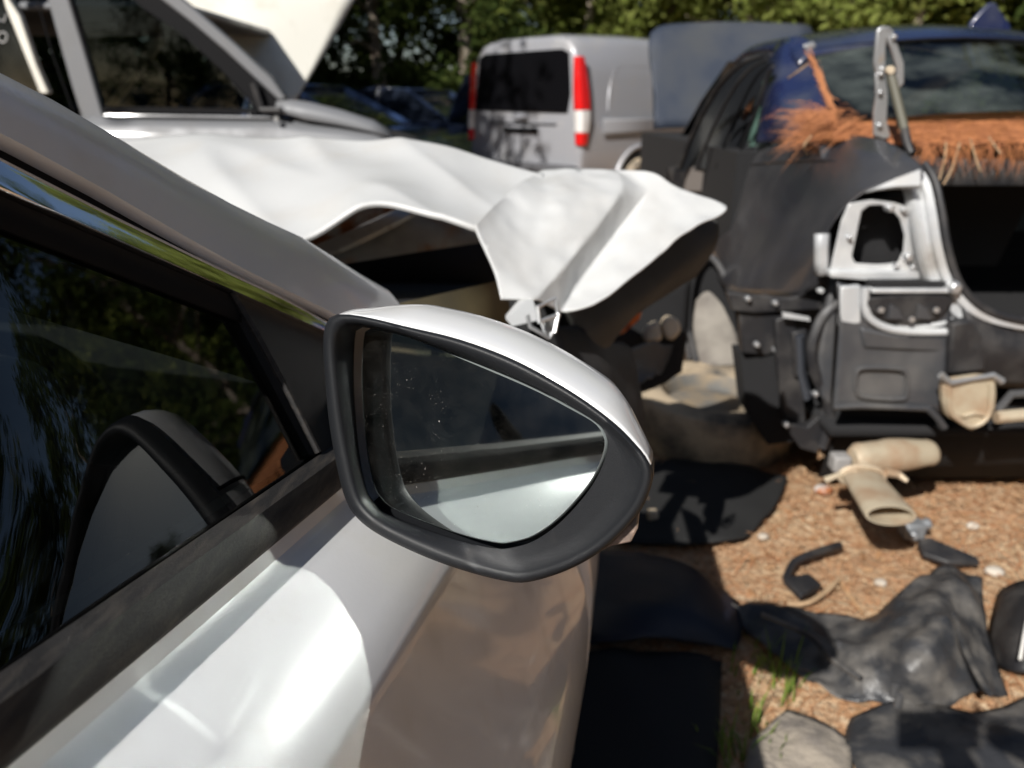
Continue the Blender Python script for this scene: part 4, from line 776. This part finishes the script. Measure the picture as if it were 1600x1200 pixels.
mb = MB(); mb.prism([S(*q) for q in [(222, -70), (262, -20), (310, 20), (372, 74), (424, 122), (448, 154), (436, 158), (400, 124), (350, 78), (300, 36), (240, -10), (200, -60)]], V((0, .06, 0))); mb.build('a_pillar', 'silver', sil, bevel=.008)
mb = MB(); mb.prism([S(x, y, YS+.01) for x, y in [(200, -60), (240, -10), (300, 36), (350, 78), (400, 124), (436, 158), (440, 180), (404, 178), (392, 158), (340, 104), (280, 50), (222, 12), (180, -30), (120, -60)]], V((0, .04, 0))); mb.build('window_seal', 'seal', sil)
mb = MB(); mb.prism([S(160, 166, YS-.01), S(400, 170, YS-.01), S(404, 178, YS-.01), S(162, 176, YS-.01)], V((0, .03, 0))); mb.build('belt_seal', 'seal', sil)
mb = MB(); mb.tube([S(164, 180, YS-.02), S(300, 182, YS-.02), S(425, 184, YS-.02)], .006, 8); mb.build('belt_strip', 'silver', sil)
mb = MB(); mb.tube([S(396, 130, YS-.02), S(410, 172, YS-.02)], .016, 8); mb.tube([S(408, 172, YS-.03), S(440, 172, YS-.06)], .014, 8); mb.build('mirror_stub', 'black', sil)
c = S(431, 186, YS-.07); mb = MB(); mb.tube([c+V((0, .02, 0)), c], .012, 10); mb.build('mirror_bolt', 'steel', sil)
mb = MB(); mb.prism([S(x, y, YS+.03) for x, y in [(96, -60), (150, -60), (225, 4), (300, 62), (398, 170), (158, 168), (120, 60)]], V((0, .004, 0))); mb.build('front_window', glassmat('silver car glass', (.62, .68, .66), 1.45), sil)
mb = MB(); mb.prism([S(x, y, YS+.03) for x, y in [(-400, -60), (-20, -60), (4, 8), (40, 92), (64, 148), (66, 182), (-400, 182)]], V((0, .004, 0))); rw = mb.build('rear_window', mat('black side glass', (.006, .007, .008), .1, coat=1), sil)
mb = MB()
mb.tube([S(4+7*math.cos(a), 58+8*math.sin(a), YS+.025) for a in [2*math.pi*k/16 for k in range(17)]], .0025, 5); mb.tube([S(-2, 30, YS+.025), S(6, 34, YS+.025), S(10, 22, YS+.025)], .0025, 5); mb.build('chalk_mark', mat('white chalk', (.6, .6, .6), .9), rw)
# cabin
mb = MB(); mb.box(V((-2.5, 4.55, 1.62)), (2.0, 1.4, .04)); mb.build('roof', 'silver', sil, bevel=.02)
mb = MB(); mb.grid([[S(150, 172, yy), S(240, 162, yy), S(330, 150, yy), S(400, 158, yy), S(425, 175, yy)] for yy in (YS+.08, YS+.4, YS+1.2)]); mb.build('dashboard', 'interior', sil)
mb = MB(); c = S(257, 143, YS+.35); ax = V((.85, 0, .45)).normalized(); e2 = ax.cross(V((0, 1, 0)))
mb.tube([c+(V((0, 1, 0))*math.cos(a)*.17+e2*math.sin(a)*.17) for a in [2*math.pi*k/24 for k in range(25)]], .015, 8); mb.tube([c-V((0, .16, 0)), c+V((0, .16, 0))], .02, 6); mb.tube([c, c-e2*.16], .02, 6); mb.build('steering_wheel', 'interior', sil)
mb = MB(); mb.prism([S(102, 36, YS+.7), S(178, 32, YS+.7), S(180, 50, YS+.7), S(108, 54, YS+.7)], V((0, .03, 0))); mb.build('rear_view_mirror', 'interior', sil, bevel=.01)
mb = MB(); mb.tube([S(158, 186, 5.25), S(252, 62, 5.15)], .035, 8, flat=.6); mb.build('far_pillar', 'cream_paint', sil)
mb = MB(); mb.grid([[V((x, 5.25, z)) for x in (-5, -3, -2.0)] for z in (.4, 1.18)]); mb.build('far_side', 'interior', sil)
mb = MB(); mb.box(V((-3.6, 4.55, .85)), (.2, 1.3, 1.0)); mb.build('seat_row', 'interior', sil, bevel=.06)
# bonnet
hd = [[at(x, y, t) for x, y, t in r] for r in ([(405, 178, 4.75), (430, 172, 4.8), (462, 158, 4.85)], [(350, 105, 4.7), (420, 98, 4.8), (505, 86, 4.95)], [(270, 10, 4.65), (400, 0, 4.8), (548, 10, 5.05)], [(250, -25, 4.65), (405, -22, 4.85), (556, -4, 5.1)])]
mb = MB(); mb.grid(patch(hd, 5)); mb.build('bonnet', 'cream_paint', sil, solid=.025, ang=60, label='cream white bonnet raised steeply')
wheel(sil, (-1.15, 3.85, .31), (0, 1, 0)); wheel(sil, (-3.8, 3.85, .31), (0, 1, 0)); wheel(sil, (-1.15, 5.3, .31), (0, 1, 0))

# ================================================================ cars in the shade further back
def bg_car(loc, yaw, paint, label, hood=False):
    t = thing('parked_car', loc, label, 'car', 'cars in the shade of the trees'); c_, s_ = math.cos(yaw), math.sin(yaw)
    def P(f, a, z): return V(loc)+V((f*c_-a*s_, f*s_+a*c_, z))
    prof = [(-2.2, .35), (-2.25, .65), (-2.15, .93), (-1.6, .98), (.9, .95), (1.9, .84), (2.15, .65), (2.2, .35)]
    mb = MB(); lo = []
    for a, k in ((-.86, .3), (-.88, 0), (-.80, -.02), (0, -.06), (.80, -.02), (.88, 0), (.86, .3)): lo.append([P(f*(1-abs(k)*.1), a, z if k < .2 else min(z, .7)) for f, z in prof])
    mb.loft(lo, True, True, True); mb.build('body', paint, t, bevel=.04)
    cab = [(-1.7, .97), (-1.05, 1.40), (-.5, 1.45), (.15, 1.42), (1.0, .95)]
    mb = MB(); mb.loft([[P(f, a*(1-.28*max(0, z-.95)/.5), z) for f, z in cab] for a in (-.78, .78)], True, True, True); mb.build('windows', mat('shaded glass', (.012, .016, .026), .06, coat=1), t)
    mb = MB(); mb.loft([[P(f, a, z+.012) for f, z in ((-1.1, 1.40), (-.5, 1.455), (.2, 1.425))] for a in (-.57, 0, .57)], False); mb.build('roof', paint, t, solid=.03)
    for a in (-1, 1):
        for q0, q1 in (((1.02, .95), (.12, 1.42)), ((-1.72, .97), (-1.05, 1.41)), ((-.45, .97), (-.42, 1.45))):
            mb = MB(); mb.tube([P(q0[0], a*.79, q0[1]), P(q1[0], a*.79*(1-.28*(q1[1]-.95)/.5), q1[1])], .035, 6); mb.build('pillar', paint, t)
        for f in (-1.35, 1.35): wheel(t, P(f, a*.80, .31), (-s_, c_, 0), .31, .2)
        mb = MB(); mb.box(P(2.12, a*.62, .68), (.12, .34, .13), (V((c_, s_, 0)), V((-s_, c_, 0)), V((0, 0, 1)))); mb.build('headlight', mat('lamp glass', (.35, .37, .4), .1, coat=1), t, bevel=.03)
    if hood:
        mb = MB(); mb.loft([[P(f, a, z) for a in (-.72, 0, .72)] for f, z in ((.95, .98), (1.1, 1.3), (1.3, 1.62))], False); mb.build('raised_bonnet', paint, t, solid=.03)
    return t
bg_car((-2.6, 10.5, 0), rad(-20), mat('blue paint', (.03, .055, .13), .2, coat=1), 'dark blue car in tree shade beside the silver van')
bg_car((-1.5, 13.6, 0), rad(-28), mat('navy paint', (.02, .03, .06), .2, coat=1), 'navy car in tree shade further back behind a dark blue car', True)
bg_car((-5.6, 13.5, 0), rad(-15), mat('charcoal paint', (.03, .03, .035), .25, coat=1), 'charcoal car in deep tree shade beyond the raised cream bonnet')
bg_car((1.0, 17.0, 0), rad(-30), mat('black paint', (.012, .014, .02), .2, coat=1), 'black car in deep shade beneath the far trees behind the van')

# ================================================================ trees
def make_tree(seed, H, spread, leafm, barkm, n_cl, per, size, low=.2, trunk_r=.16):
    rnd = random.Random(seed); t = bpy.data.objects.new('tree', None); COL.objects.link(t)
    mb = MB(); path = [V((.15*rnd.uniform(-1, 1)*k, .15*rnd.uniform(-1, 1)*k, H*.8*k/6)) for k in range(7)]
    mb.tube(path, [trunk_r*(1-.8*k/6) for k in range(7)], 8)
    tr_pts = []
    for i in range(14):
        k = rnd.randint(1, 5); p = path[k].lerp(path[k+1], rnd.random()); a = rnd.uniform(0, 2*math.pi); ln = spread*rnd.uniform(.5, 1)
        e = p+V((math.cos(a)*ln, math.sin(a)*ln, ln*rnd.uniform(.1, .7))); m_ = p.lerp(e, .5)+V((0, 0, .15*ln)); mb.tube([p, m_, e], [.05, .03, .012], 5); tr_pts += [m_, e]
    mb.build('trunk', barkm, t)
    vs = []; fs = []
    for c_ in range(n_cl):
        z = H*(low+(1-low)*rnd.random()**.85); f = (z/H-low)/(1-low); wd = spread*(.55+.6*math.sin(math.pi*min(1, .18+f*.78)))*rnd.random()**.5
        a = rnd.uniform(0, 2*math.pi); cc = V((math.cos(a)*wd, math.sin(a)*wd, z)); rc = rnd.uniform(.35, .85)
        for _ in range(per):
            p = cc+V((rnd.gauss(0, .5), rnd.gauss(0, .5), rnd.gauss(0, .38)))*rc; d = V((rnd.gauss(0, 1), rnd.gauss(0, 1), rnd.gauss(0, .7))).normalized(); e = d.orthogonal().normalized()
            e = (e+d.cross(e)*rnd.uniform(-2, 2)).normalized(); sz = size*rnd.uniform(.6, 1.4); o = len(vs)
            vs += [p, p+d*sz+e*sz*.42, p+d*sz*2, p+d*sz-e*sz*.42]; fs.append((o, o+1, o+2, o+3))
    me = bpy.data.meshes.new('crown'); me.from_pydata([tuple(v) for v in vs], [], fs); me.materials.append(M[leafm]); o = bpy.data.objects.new('crown', me); COL.objects.link(o); o.parent = t
    return t
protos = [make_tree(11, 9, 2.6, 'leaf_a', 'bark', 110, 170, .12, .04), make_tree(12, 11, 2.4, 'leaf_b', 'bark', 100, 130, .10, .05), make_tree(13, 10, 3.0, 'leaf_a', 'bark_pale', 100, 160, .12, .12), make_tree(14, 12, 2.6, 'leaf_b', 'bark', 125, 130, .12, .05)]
LBL = {0: 'sunlit olive green tree standing beyond the silver van', 1: 'dark dense tree in the shade behind the parked cars', 2: 'olive tree with a pale trunk beyond the dark sedan roof', 3: 'tall dark leafy tree standing around the edge of the yard'}
CATG = {0: 'sunlit trees beyond the van', 1: 'shaded trees behind the cars', 2: 'pale trunked trees beyond the sedan', 3: 'tall trees around the yard'}
spots = []
for i in range(9): spots.append((0 if i % 3 else 2, 1.2+2.3*i+random.uniform(-.5, .5), 21+random.uniform(-1.5, 2)+.25*i, random.uniform(.9, 1.2)))
for i in range(9): spots.append((0, 0+2.7*i, 25.5+random.uniform(-1, 1), random.uniform(1.1, 1.4)))
for i in range(9): spots.append((1, -1.2-1.9*i, 20.5+random.uniform(-1.5, 1.5)-.5*i, random.uniform(.9, 1.2)))
for i in range(7): spots.append((1, -1-2.6*i, 25+random.uniform(-1, 1), random.uniform(1.1, 1.4)))
spots += [(2, 6.9, 16.5, .75), (2, 7.9, 16.8, .8)]
for i in range(12): spots.append((3, 10.5+random.uniform(-1, 3), -13+2.9*i, random.uniform(.5, .85)))
for i in range(9): spots.append((3, 12-3.1*i, -18+random.uniform(-2, 2)-.4*i, random.uniform(.6, .8)))
for i in range(7): spots.append((3, -10.5-random.uniform(0, 4), 3.5+2.6*i, random.uniform(.85, 1.1)))
spots += [(3, -8.2, -2.9, .74), (3, -6.0, 3.2, .75), (3, -8.2, 7.0, .85), (3, -9.0, 9.5, .9)]
used = set()
for k, x, y, s_ in spots:
    if k in used: t = copy_tree(protos[k])
    else: t = protos[k]; used.add(k)
    t.location = (x, y, -.05); t.rotation_euler = (0, 0, random.uniform(0, 6.28)); t.scale = (s_, s_, s_*random.uniform(.9, 1.15)); tag(t, LBL[k], 'tree', CATG[k])

# ================================================================ litter on the ground
mb = MB()
def gz(x, y): return .018*noise.noise(V((x*1.7, y*1.7, 0)))+.008*noise.noise(V((x*6, y*6, 3)))
def gn():
    x = random.uniform(.3, 2.6); y = random.uniform(.9, 2.9); a = random.uniform(0, 6.28); return V((x, y, gz(x, y)+random.uniform(.001, .012))), V((math.cos(a), math.sin(a), random.gauss(.02, .1))).normalized(), V((0, 0, 1))
needles(mb, 6000, gn, (.05, .13), .0012)
tag(mb.build('needle_litter', mat('tan pine needles', (.46, .27, .14), .8, col2=(.40, .17, .07), scale=3), None), 'scattered orange pine needles over the ground', None, kind='stuff')
mb = MB()
for _ in range(3800):
    p, d, nn = gn(); r = random.uniform(.003, .010); e = V((-d.y, d.x, random.gauss(0, .3))).normalized(); mb.add([p-d*r, p+e*r*.6, p+d*r*1.2, p-e*r*.7, p+V((0, 0, r*.7))], [(0, 1, 4), (1, 2, 4), (2, 3, 4), (3, 0, 4)])
tag(mb.build('chip_litter', mat('pale bark chips', (.42, .30, .18), .9, col2=(.22, .12, .06), scale=9, lo=.35, hi=.65), None), 'pale bark chips and crumbs over the ground', None, kind='stuff')
def stone(px, py, r, label, m_='stone'):
    c = onZ(px, py, 0); mb = MB(); n = 8; lo = []
    for i in range(1, 5):
        ph = math.pi*i/5; lo.append([c+V((math.cos(a)*r*math.sin(ph), math.sin(a)*r*.8*math.sin(ph), r*.55*math.cos(ph)+r*.45))*1 + V((1, .6, .3))*(r*.25*noise.noise(V((math.cos(a)*2+px, math.sin(a)*2, ph)))) for a in [2*math.pi*k/n for k in range(n)]])
    mb.loft(lo, True, True, True); o = mb.build('stone', m_, None, sub=1, ang=80); tag(o, label, 'stone')
stone(1519, 826, .022, 'white pebble on the litter near the tail pipe'); stone(1192, 842, .02, 'pale pebble at the shadow edge of the litter'); stone(1375, 915, .020, 'cream pebble beside the curved wire')
stone(1552, 900, .03, 'larger tan stone beside the black bumper scrap'); stone(1285, 772, .035, 'reddish brown clod under the silencer', 'rust')
mb = MB()
for _ in range(2600):
    p, d, nn = gn(); r = random.uniform(.008, .020); e = V((-d.y, d.x, random.gauss(0, .4))).normalized(); d = (d+V((0, 0, random.gauss(0, .3)))).normalized(); mb.add([p-d*r, p+e*r*.5+V((0, 0, r*.15)), p+d*r*1.1, p-e*r*.5+V((0, 0, r*.1))], [(0, 1, 2), (0, 2, 3)])
tag(mb.build('leaf_litter', leafmat('dry leaf flakes', (.55, .40, .26), (.46, .27, .14)), None), 'dry leaf flakes scattered over the ground', None, kind='stuff')
# loose trim pieces
def sheet(rows, n, amp, fr, name, label, cat, m_='sheet', th=.004, seed=1):
    g_ = patch(rows, n); o_ = V((seed, 0, 0))
    g_ = [[p+V((0, 0, 1))*(amp*noise.noise(p*fr+o_)+amp*.4*noise.noise(p*fr*3+o_)) for p in r] for r in g_]
    mb = MB(); mb.grid(g_); return tag(mb.build(name, m_, None, solid=th, ang=60), label, cat)
Z = onZ
lin_ = sheet([[Z(1143, 940, .05), Z(1230, 952, .05), Z(1350, 962, .07), Z(1400, 930, .13), Z(1462, 885, .16), Z(1535, 905, .12)],
       [Z(1170, 985, .04), Z(1260, 1000, .06), Z(1350, 1005, .10), Z(1420, 980, .16), Z(1480, 935, .18), Z(1540, 960, .12)],
       [Z(1215, 1025, .03), Z(1290, 1045, .05), Z(1370, 1050, .09), Z(1430, 1035, .15), Z(1488, 1000, .16), Z(1552, 1020, .08)],
       [Z(1275, 1072, .03), Z(1330, 1098, .03), Z(1400, 1100, .05), Z(1465, 1105, .06), Z(1520, 1085, .08), Z(1575, 1090, .04)]], 8, .022, 13, 'wheel_arch_liner', 'dusty black plastic wheel arch liner lying crumpled on the pine litter', 'car part')
for pts, r in (([(1190, 960), (1262, 992), (1300, 1030), (1345, 1060)], .006), ([(1490, 960), (1505, 1010), (1530, 1060), (1548, 1085)], .006)):
    mb = MB(); mb.tube(cr([Z(x, y, .10 if x < 1400 else .165) for x, y in pts], 4), r, 6); mb.build('liner_ridge', 'sheet', lin_)
for x, y in ((1398, 1075), (1405, 1090), (1311, 1008), (1500, 1022)):
    c = Z(x, y, .085); mb = MB(); mb.tube([c+V((0, 0, -.02)), c+V((0, 0, .006))], [.009, .007], 9); mb.build('fixing_clip', 'bare_dark', lin_)
sheet([[Z(1560, 925, .04), Z(1600, 905, .10), Z(1700, 900, .10)], [Z(1545, 990, .04), Z(1600, 985, .12), Z(1700, 980, .12)], [Z(1552, 1035, .03), Z(1600, 1050, .08), Z(1700, 1050, .08)]], 4, .01, 8, 'bumper_scrap', 'torn black bumper piece at the right of the arch liner', 'car part', 'black', .012, 3)
mb = MB(); mb.tube([Z(1606, 965, .14), Z(1600, 995, .14), Z(1594, 1030, .12)], .0035, 8); tag(mb.build('white_cable', mat('white plastic', (.75, .73, .68), .5), None), 'short white cable on the torn black bumper piece', 'cable')
sheet([[Z(1330, 1115, .03), Z(1420, 1090, .06), Z(1520, 1110, .05), Z(1640, 1080, .05)], [Z(1320, 1160, .03), Z(1420, 1150, .05), Z(1520, 1160, .07), Z(1640, 1140, .06)], [Z(1350, 1230, .03), Z(1430, 1235, .04), Z(1520, 1240, .05), Z(1640, 1240, .05)]], 5, .014, 8, 'engine_undertray', 'black plastic undertray lying partly in a shadow on the ground', 'car part', 'sheet', .006, 5)
sheet([[Z(1230, 1110, .02), Z(1280, 1130, .03), Z(1330, 1160, .03)], [Z(1175, 1160, .02), Z(1250, 1170, .04), Z(1330, 1195, .03)], [Z(1160, 1215, .02), Z(1250, 1230, .03), Z(1340, 1250, .02)]], 5, .018, 11, 'dusty_felt', 'grey dusty felt scrap on the ground beside green grass', 'felt', mat('dusty felt', (.30, .26, .21), .95, col2=(.17, .15, .13), scale=18, bump=.6, bscale=60), .006, 6)
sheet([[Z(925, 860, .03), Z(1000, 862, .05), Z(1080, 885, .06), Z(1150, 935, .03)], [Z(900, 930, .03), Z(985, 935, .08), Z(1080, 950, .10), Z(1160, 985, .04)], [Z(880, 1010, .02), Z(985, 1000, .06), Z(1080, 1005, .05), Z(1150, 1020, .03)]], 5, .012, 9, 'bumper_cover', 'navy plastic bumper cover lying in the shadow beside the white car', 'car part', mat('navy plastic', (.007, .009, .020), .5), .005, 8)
sheet([[Z(860, 1030, .02), Z(960, 1015, .03), Z(1060, 1020, .03), Z(1128, 1030, .02)], [Z(850, 1110, .02), Z(960, 1110, .04), Z(1060, 1110, .05), Z(1125, 1120, .02)], [Z(830, 1230, .02), Z(950, 1230, .03), Z(1060, 1235, .03), Z(1118, 1240, .02)]], 5, .014, 9, 'shadow_cover', 'black shadow cover added to darken the shaded ground under the side mirror', 'mat', mat('black shadow cover', (.008, .008, .009), .8), .005, 9)  # added sheet, near black so the car's shadow looks deep
sheet([[Z(1000, 720, .02), Z(1080, 715, .03), Z(1170, 730, .03), Z(1230, 745, .02)], [Z(985, 780, .02), Z(1080, 780, .04), Z(1160, 790, .04), Z(1212, 790, .02)], [Z(960, 850, .02), Z(1050, 850, .03), Z(1125, 850, .03), Z(1160, 845, .02)]], 5, .014, 8, 'shade_sheet', 'crumpled black shade sheet standing in for deep shadow below the flat tyre', 'sheet', mat('black shade', (.009, .009, .009), .85), .005, 4)  # black sheet standing in for deep shadow on bare litter
mb = MB(); mb.tube(cr([Z(1228, 905, .03), Z(1240, 880, .04), Z(1268, 866, .05), Z(1312, 852, .04)], 4), .011, 7); tag(mb.build('black_hose', 'black', None), 'bent black hose on the sunlit litter', 'hose')
mb = MB(); mb.tube(cr([Z(1230, 945, .02), Z(1262, 942, .03), Z(1290, 925, .03), Z(1310, 905, .03)], 4), .007, 6); tag(mb.build('stick', 'wood', None), 'curved tan stick beside the bent black hose', 'stick')
mb = MB(); mb.tube([Z(1310, 905, .02), Z(1330, 935, .02), Z(1348, 958, .02)], .003, 5); tag(mb.build('straw', 'needle_pale', None), 'thin straw stalk leading to the arch liner', 'stalk')
mb = MB(); mb.prism([Z(1222, 912, .03), Z(1262, 905, .03), Z(1282, 922, .03), Z(1250, 940, .03)], V((0, 0, .02))); tag(mb.build('clip_plate', 'black', None, bevel=.004), 'small black plastic plate at the end of the bent hose', 'car part')
mb = MB(); mb.prism([Z(1432, 852, .03), Z(1450, 850, .05), Z(1525, 878, .03), Z(1530, 886, .03), Z(1480, 886, .03), Z(1440, 872, .03)], V((0, 0, .018))); tag(mb.build('trim_strip', 'black', None, bevel=.005), 'short black trim strip pointing away from the tail pipe', 'car part')
c = Z(1425, 826, .045); mb = MB(); mb.box(c, (.06, .05, .05)); mb.tube([c, c+V((-.02, -.05, .0))], .016, 8); mb.tube([c, c+V((.05, .0, .02))], .018, 8); tag(mb.build('cast_fitting', mat('cast grey metal', (.24, .25, .26), .45, metal=.4), None, bevel=.008), 'small grey metal fitting beside the mouth of the tail pipe', 'car part')
c = Z(1022, 778, .10); mb = MB(); mb.box(c, (.03, .03, .035)); mb.tube([c, c+V((.02, 0, -.03))], .012, 8); tag(mb.build('bulb_holder', 'cream', None, bevel=.006), 'small cream bulb holder in the dark gap behind the mirror', 'car part')
o_ = bpy.data.objects['bulb_holder']; o_.location.z = -.06
mb = MB()
def blade(x, y, h, lean):
    b = V((x, y, gz(x, y))); d = V((random.gauss(0, 1), random.gauss(0, 1), 0)).normalized(); s_ = V((-d.y, d.x, 0))*.0022; mb.add([b-s_, b+s_, b+s_*.8+V((0, 0, h*.6))+d*lean*h*.4, b-s_*.8+V((0, 0, h*.6))+d*lean*h*.4, b+V((0, 0, h))+d*lean*h], [(0, 1, 2, 3), (3, 2, 4)])
for cx, cy, n_ in ((1205, 1062, 26), (1225, 1090, 16), (1142, 1185, 26), (1180, 1140, 12), (1215, 1195, 10), (1160, 1050, 8)):
    c = onZ(cx, cy)
    for _ in range(n_): blade(c.x+random.gauss(0, .022), c.y+random.gauss(0, .03), random.uniform(.03, .10), random.uniform(.1, .9))
tag(mb.build('grass', 'grass', None), 'sparse green grass blades beside the car shadow', 'grass', kind='stuff')

# ================================================================ the photographer (throws the shadow at the lower right)
per = thing('person', (.30, -.50, 0), 'person standing beside the white car holding up a phone', 'person')
def skin(name, joints, edges, m_, parent, root=0, sub=2):
    me = bpy.data.meshes.new(name); me.from_pydata([tuple(j[0]) for j in joints], edges, []); o = bpy.data.objects.new(name, me); COL.objects.link(o)
    md = o.modifiers.new('skin', 'SKIN'); md.use_smooth_shade = True
    for i, j in enumerate(joints):
        r = j[1]; me.skin_vertices[0].data[i].radius = r if isinstance(r, tuple) else (r, r)
        me.skin_vertices[0].data[i].use_root = (i == root)
    s_ = o.modifiers.new('sub', 'SUBSURF'); s_.levels = s_.render_levels = sub; me.materials.append(M[m_]); adopt(o, parent); return o
J = [((.30, -.50, .90), (.15, .11)), ((.30, -.50, 1.10), (.14, .10)), ((.29, -.48, 1.32), (.17, .11)), ((.29, -.46, 1.45), (.06, .06)), ((.28, -.43, 1.56), .085), ((.27, -.42, 1.66), .09), ((.27, -.42, 1.73), .05),
     ((.10, -.46, 1.40), .058), ((.06, -.30, 1.16), .045), ((.045, -.10, 1.20), .032), ((.055, -.045, 1.21), .028),
     ((.48, -.48, 1.40), .058), ((.46, -.24, 1.18), .045), ((.20, -.09, 1.21), .032), ((.13, -.04, 1.215), .028),
     ((.21, -.50, .84), .09), ((.20, -.48, .48), .062), ((.20, -.52, .10), .042), ((.20, -.42, .035), .036), ((.39, -.50, .84), .09), ((.42, -.46, .48), .062), ((.43, -.50, .10), .042), ((.44, -.40, .035), .036)]
Eg = [(0, 1), (1, 2), (2, 3), (3, 4), (4, 5), (5, 6), (2, 7), (7, 8), (8, 9), (9, 10), (2, 11), (11, 12), (12, 13), (13, 14), (0, 15), (15, 16), (16, 17), (17, 18), (0, 19), (19, 20), (20, 21), (21, 22)]
skin('body', J, Eg, 'cloth', per)
for sx, base in ((-1, V((.055, -.04, 1.21))), (1, V((.13, -.035, 1.215)))):
    for k in range(5):
        b = base+V((0, 0, .03-.018*k)); tip = b+V((-sx*(.035 if k else -.01), .018, .004)); skin('finger', [(b, .010), (b.lerp(tip, .5)+V((0, .014, 0)), .009), (tip, .007)], [(0, 1), (1, 2)], 'skin', per, sub=1)
ph = MB(); ph.box(CAM+V((.055, 0, 0))-FW*.016-UP*.012, (.155, .075, .009), (RT, UP, FW)); po_ = ph.build('phone', 'seal', None, bevel=.004); tag(po_, 'dark phone held in both hands beside the white car', 'phone')
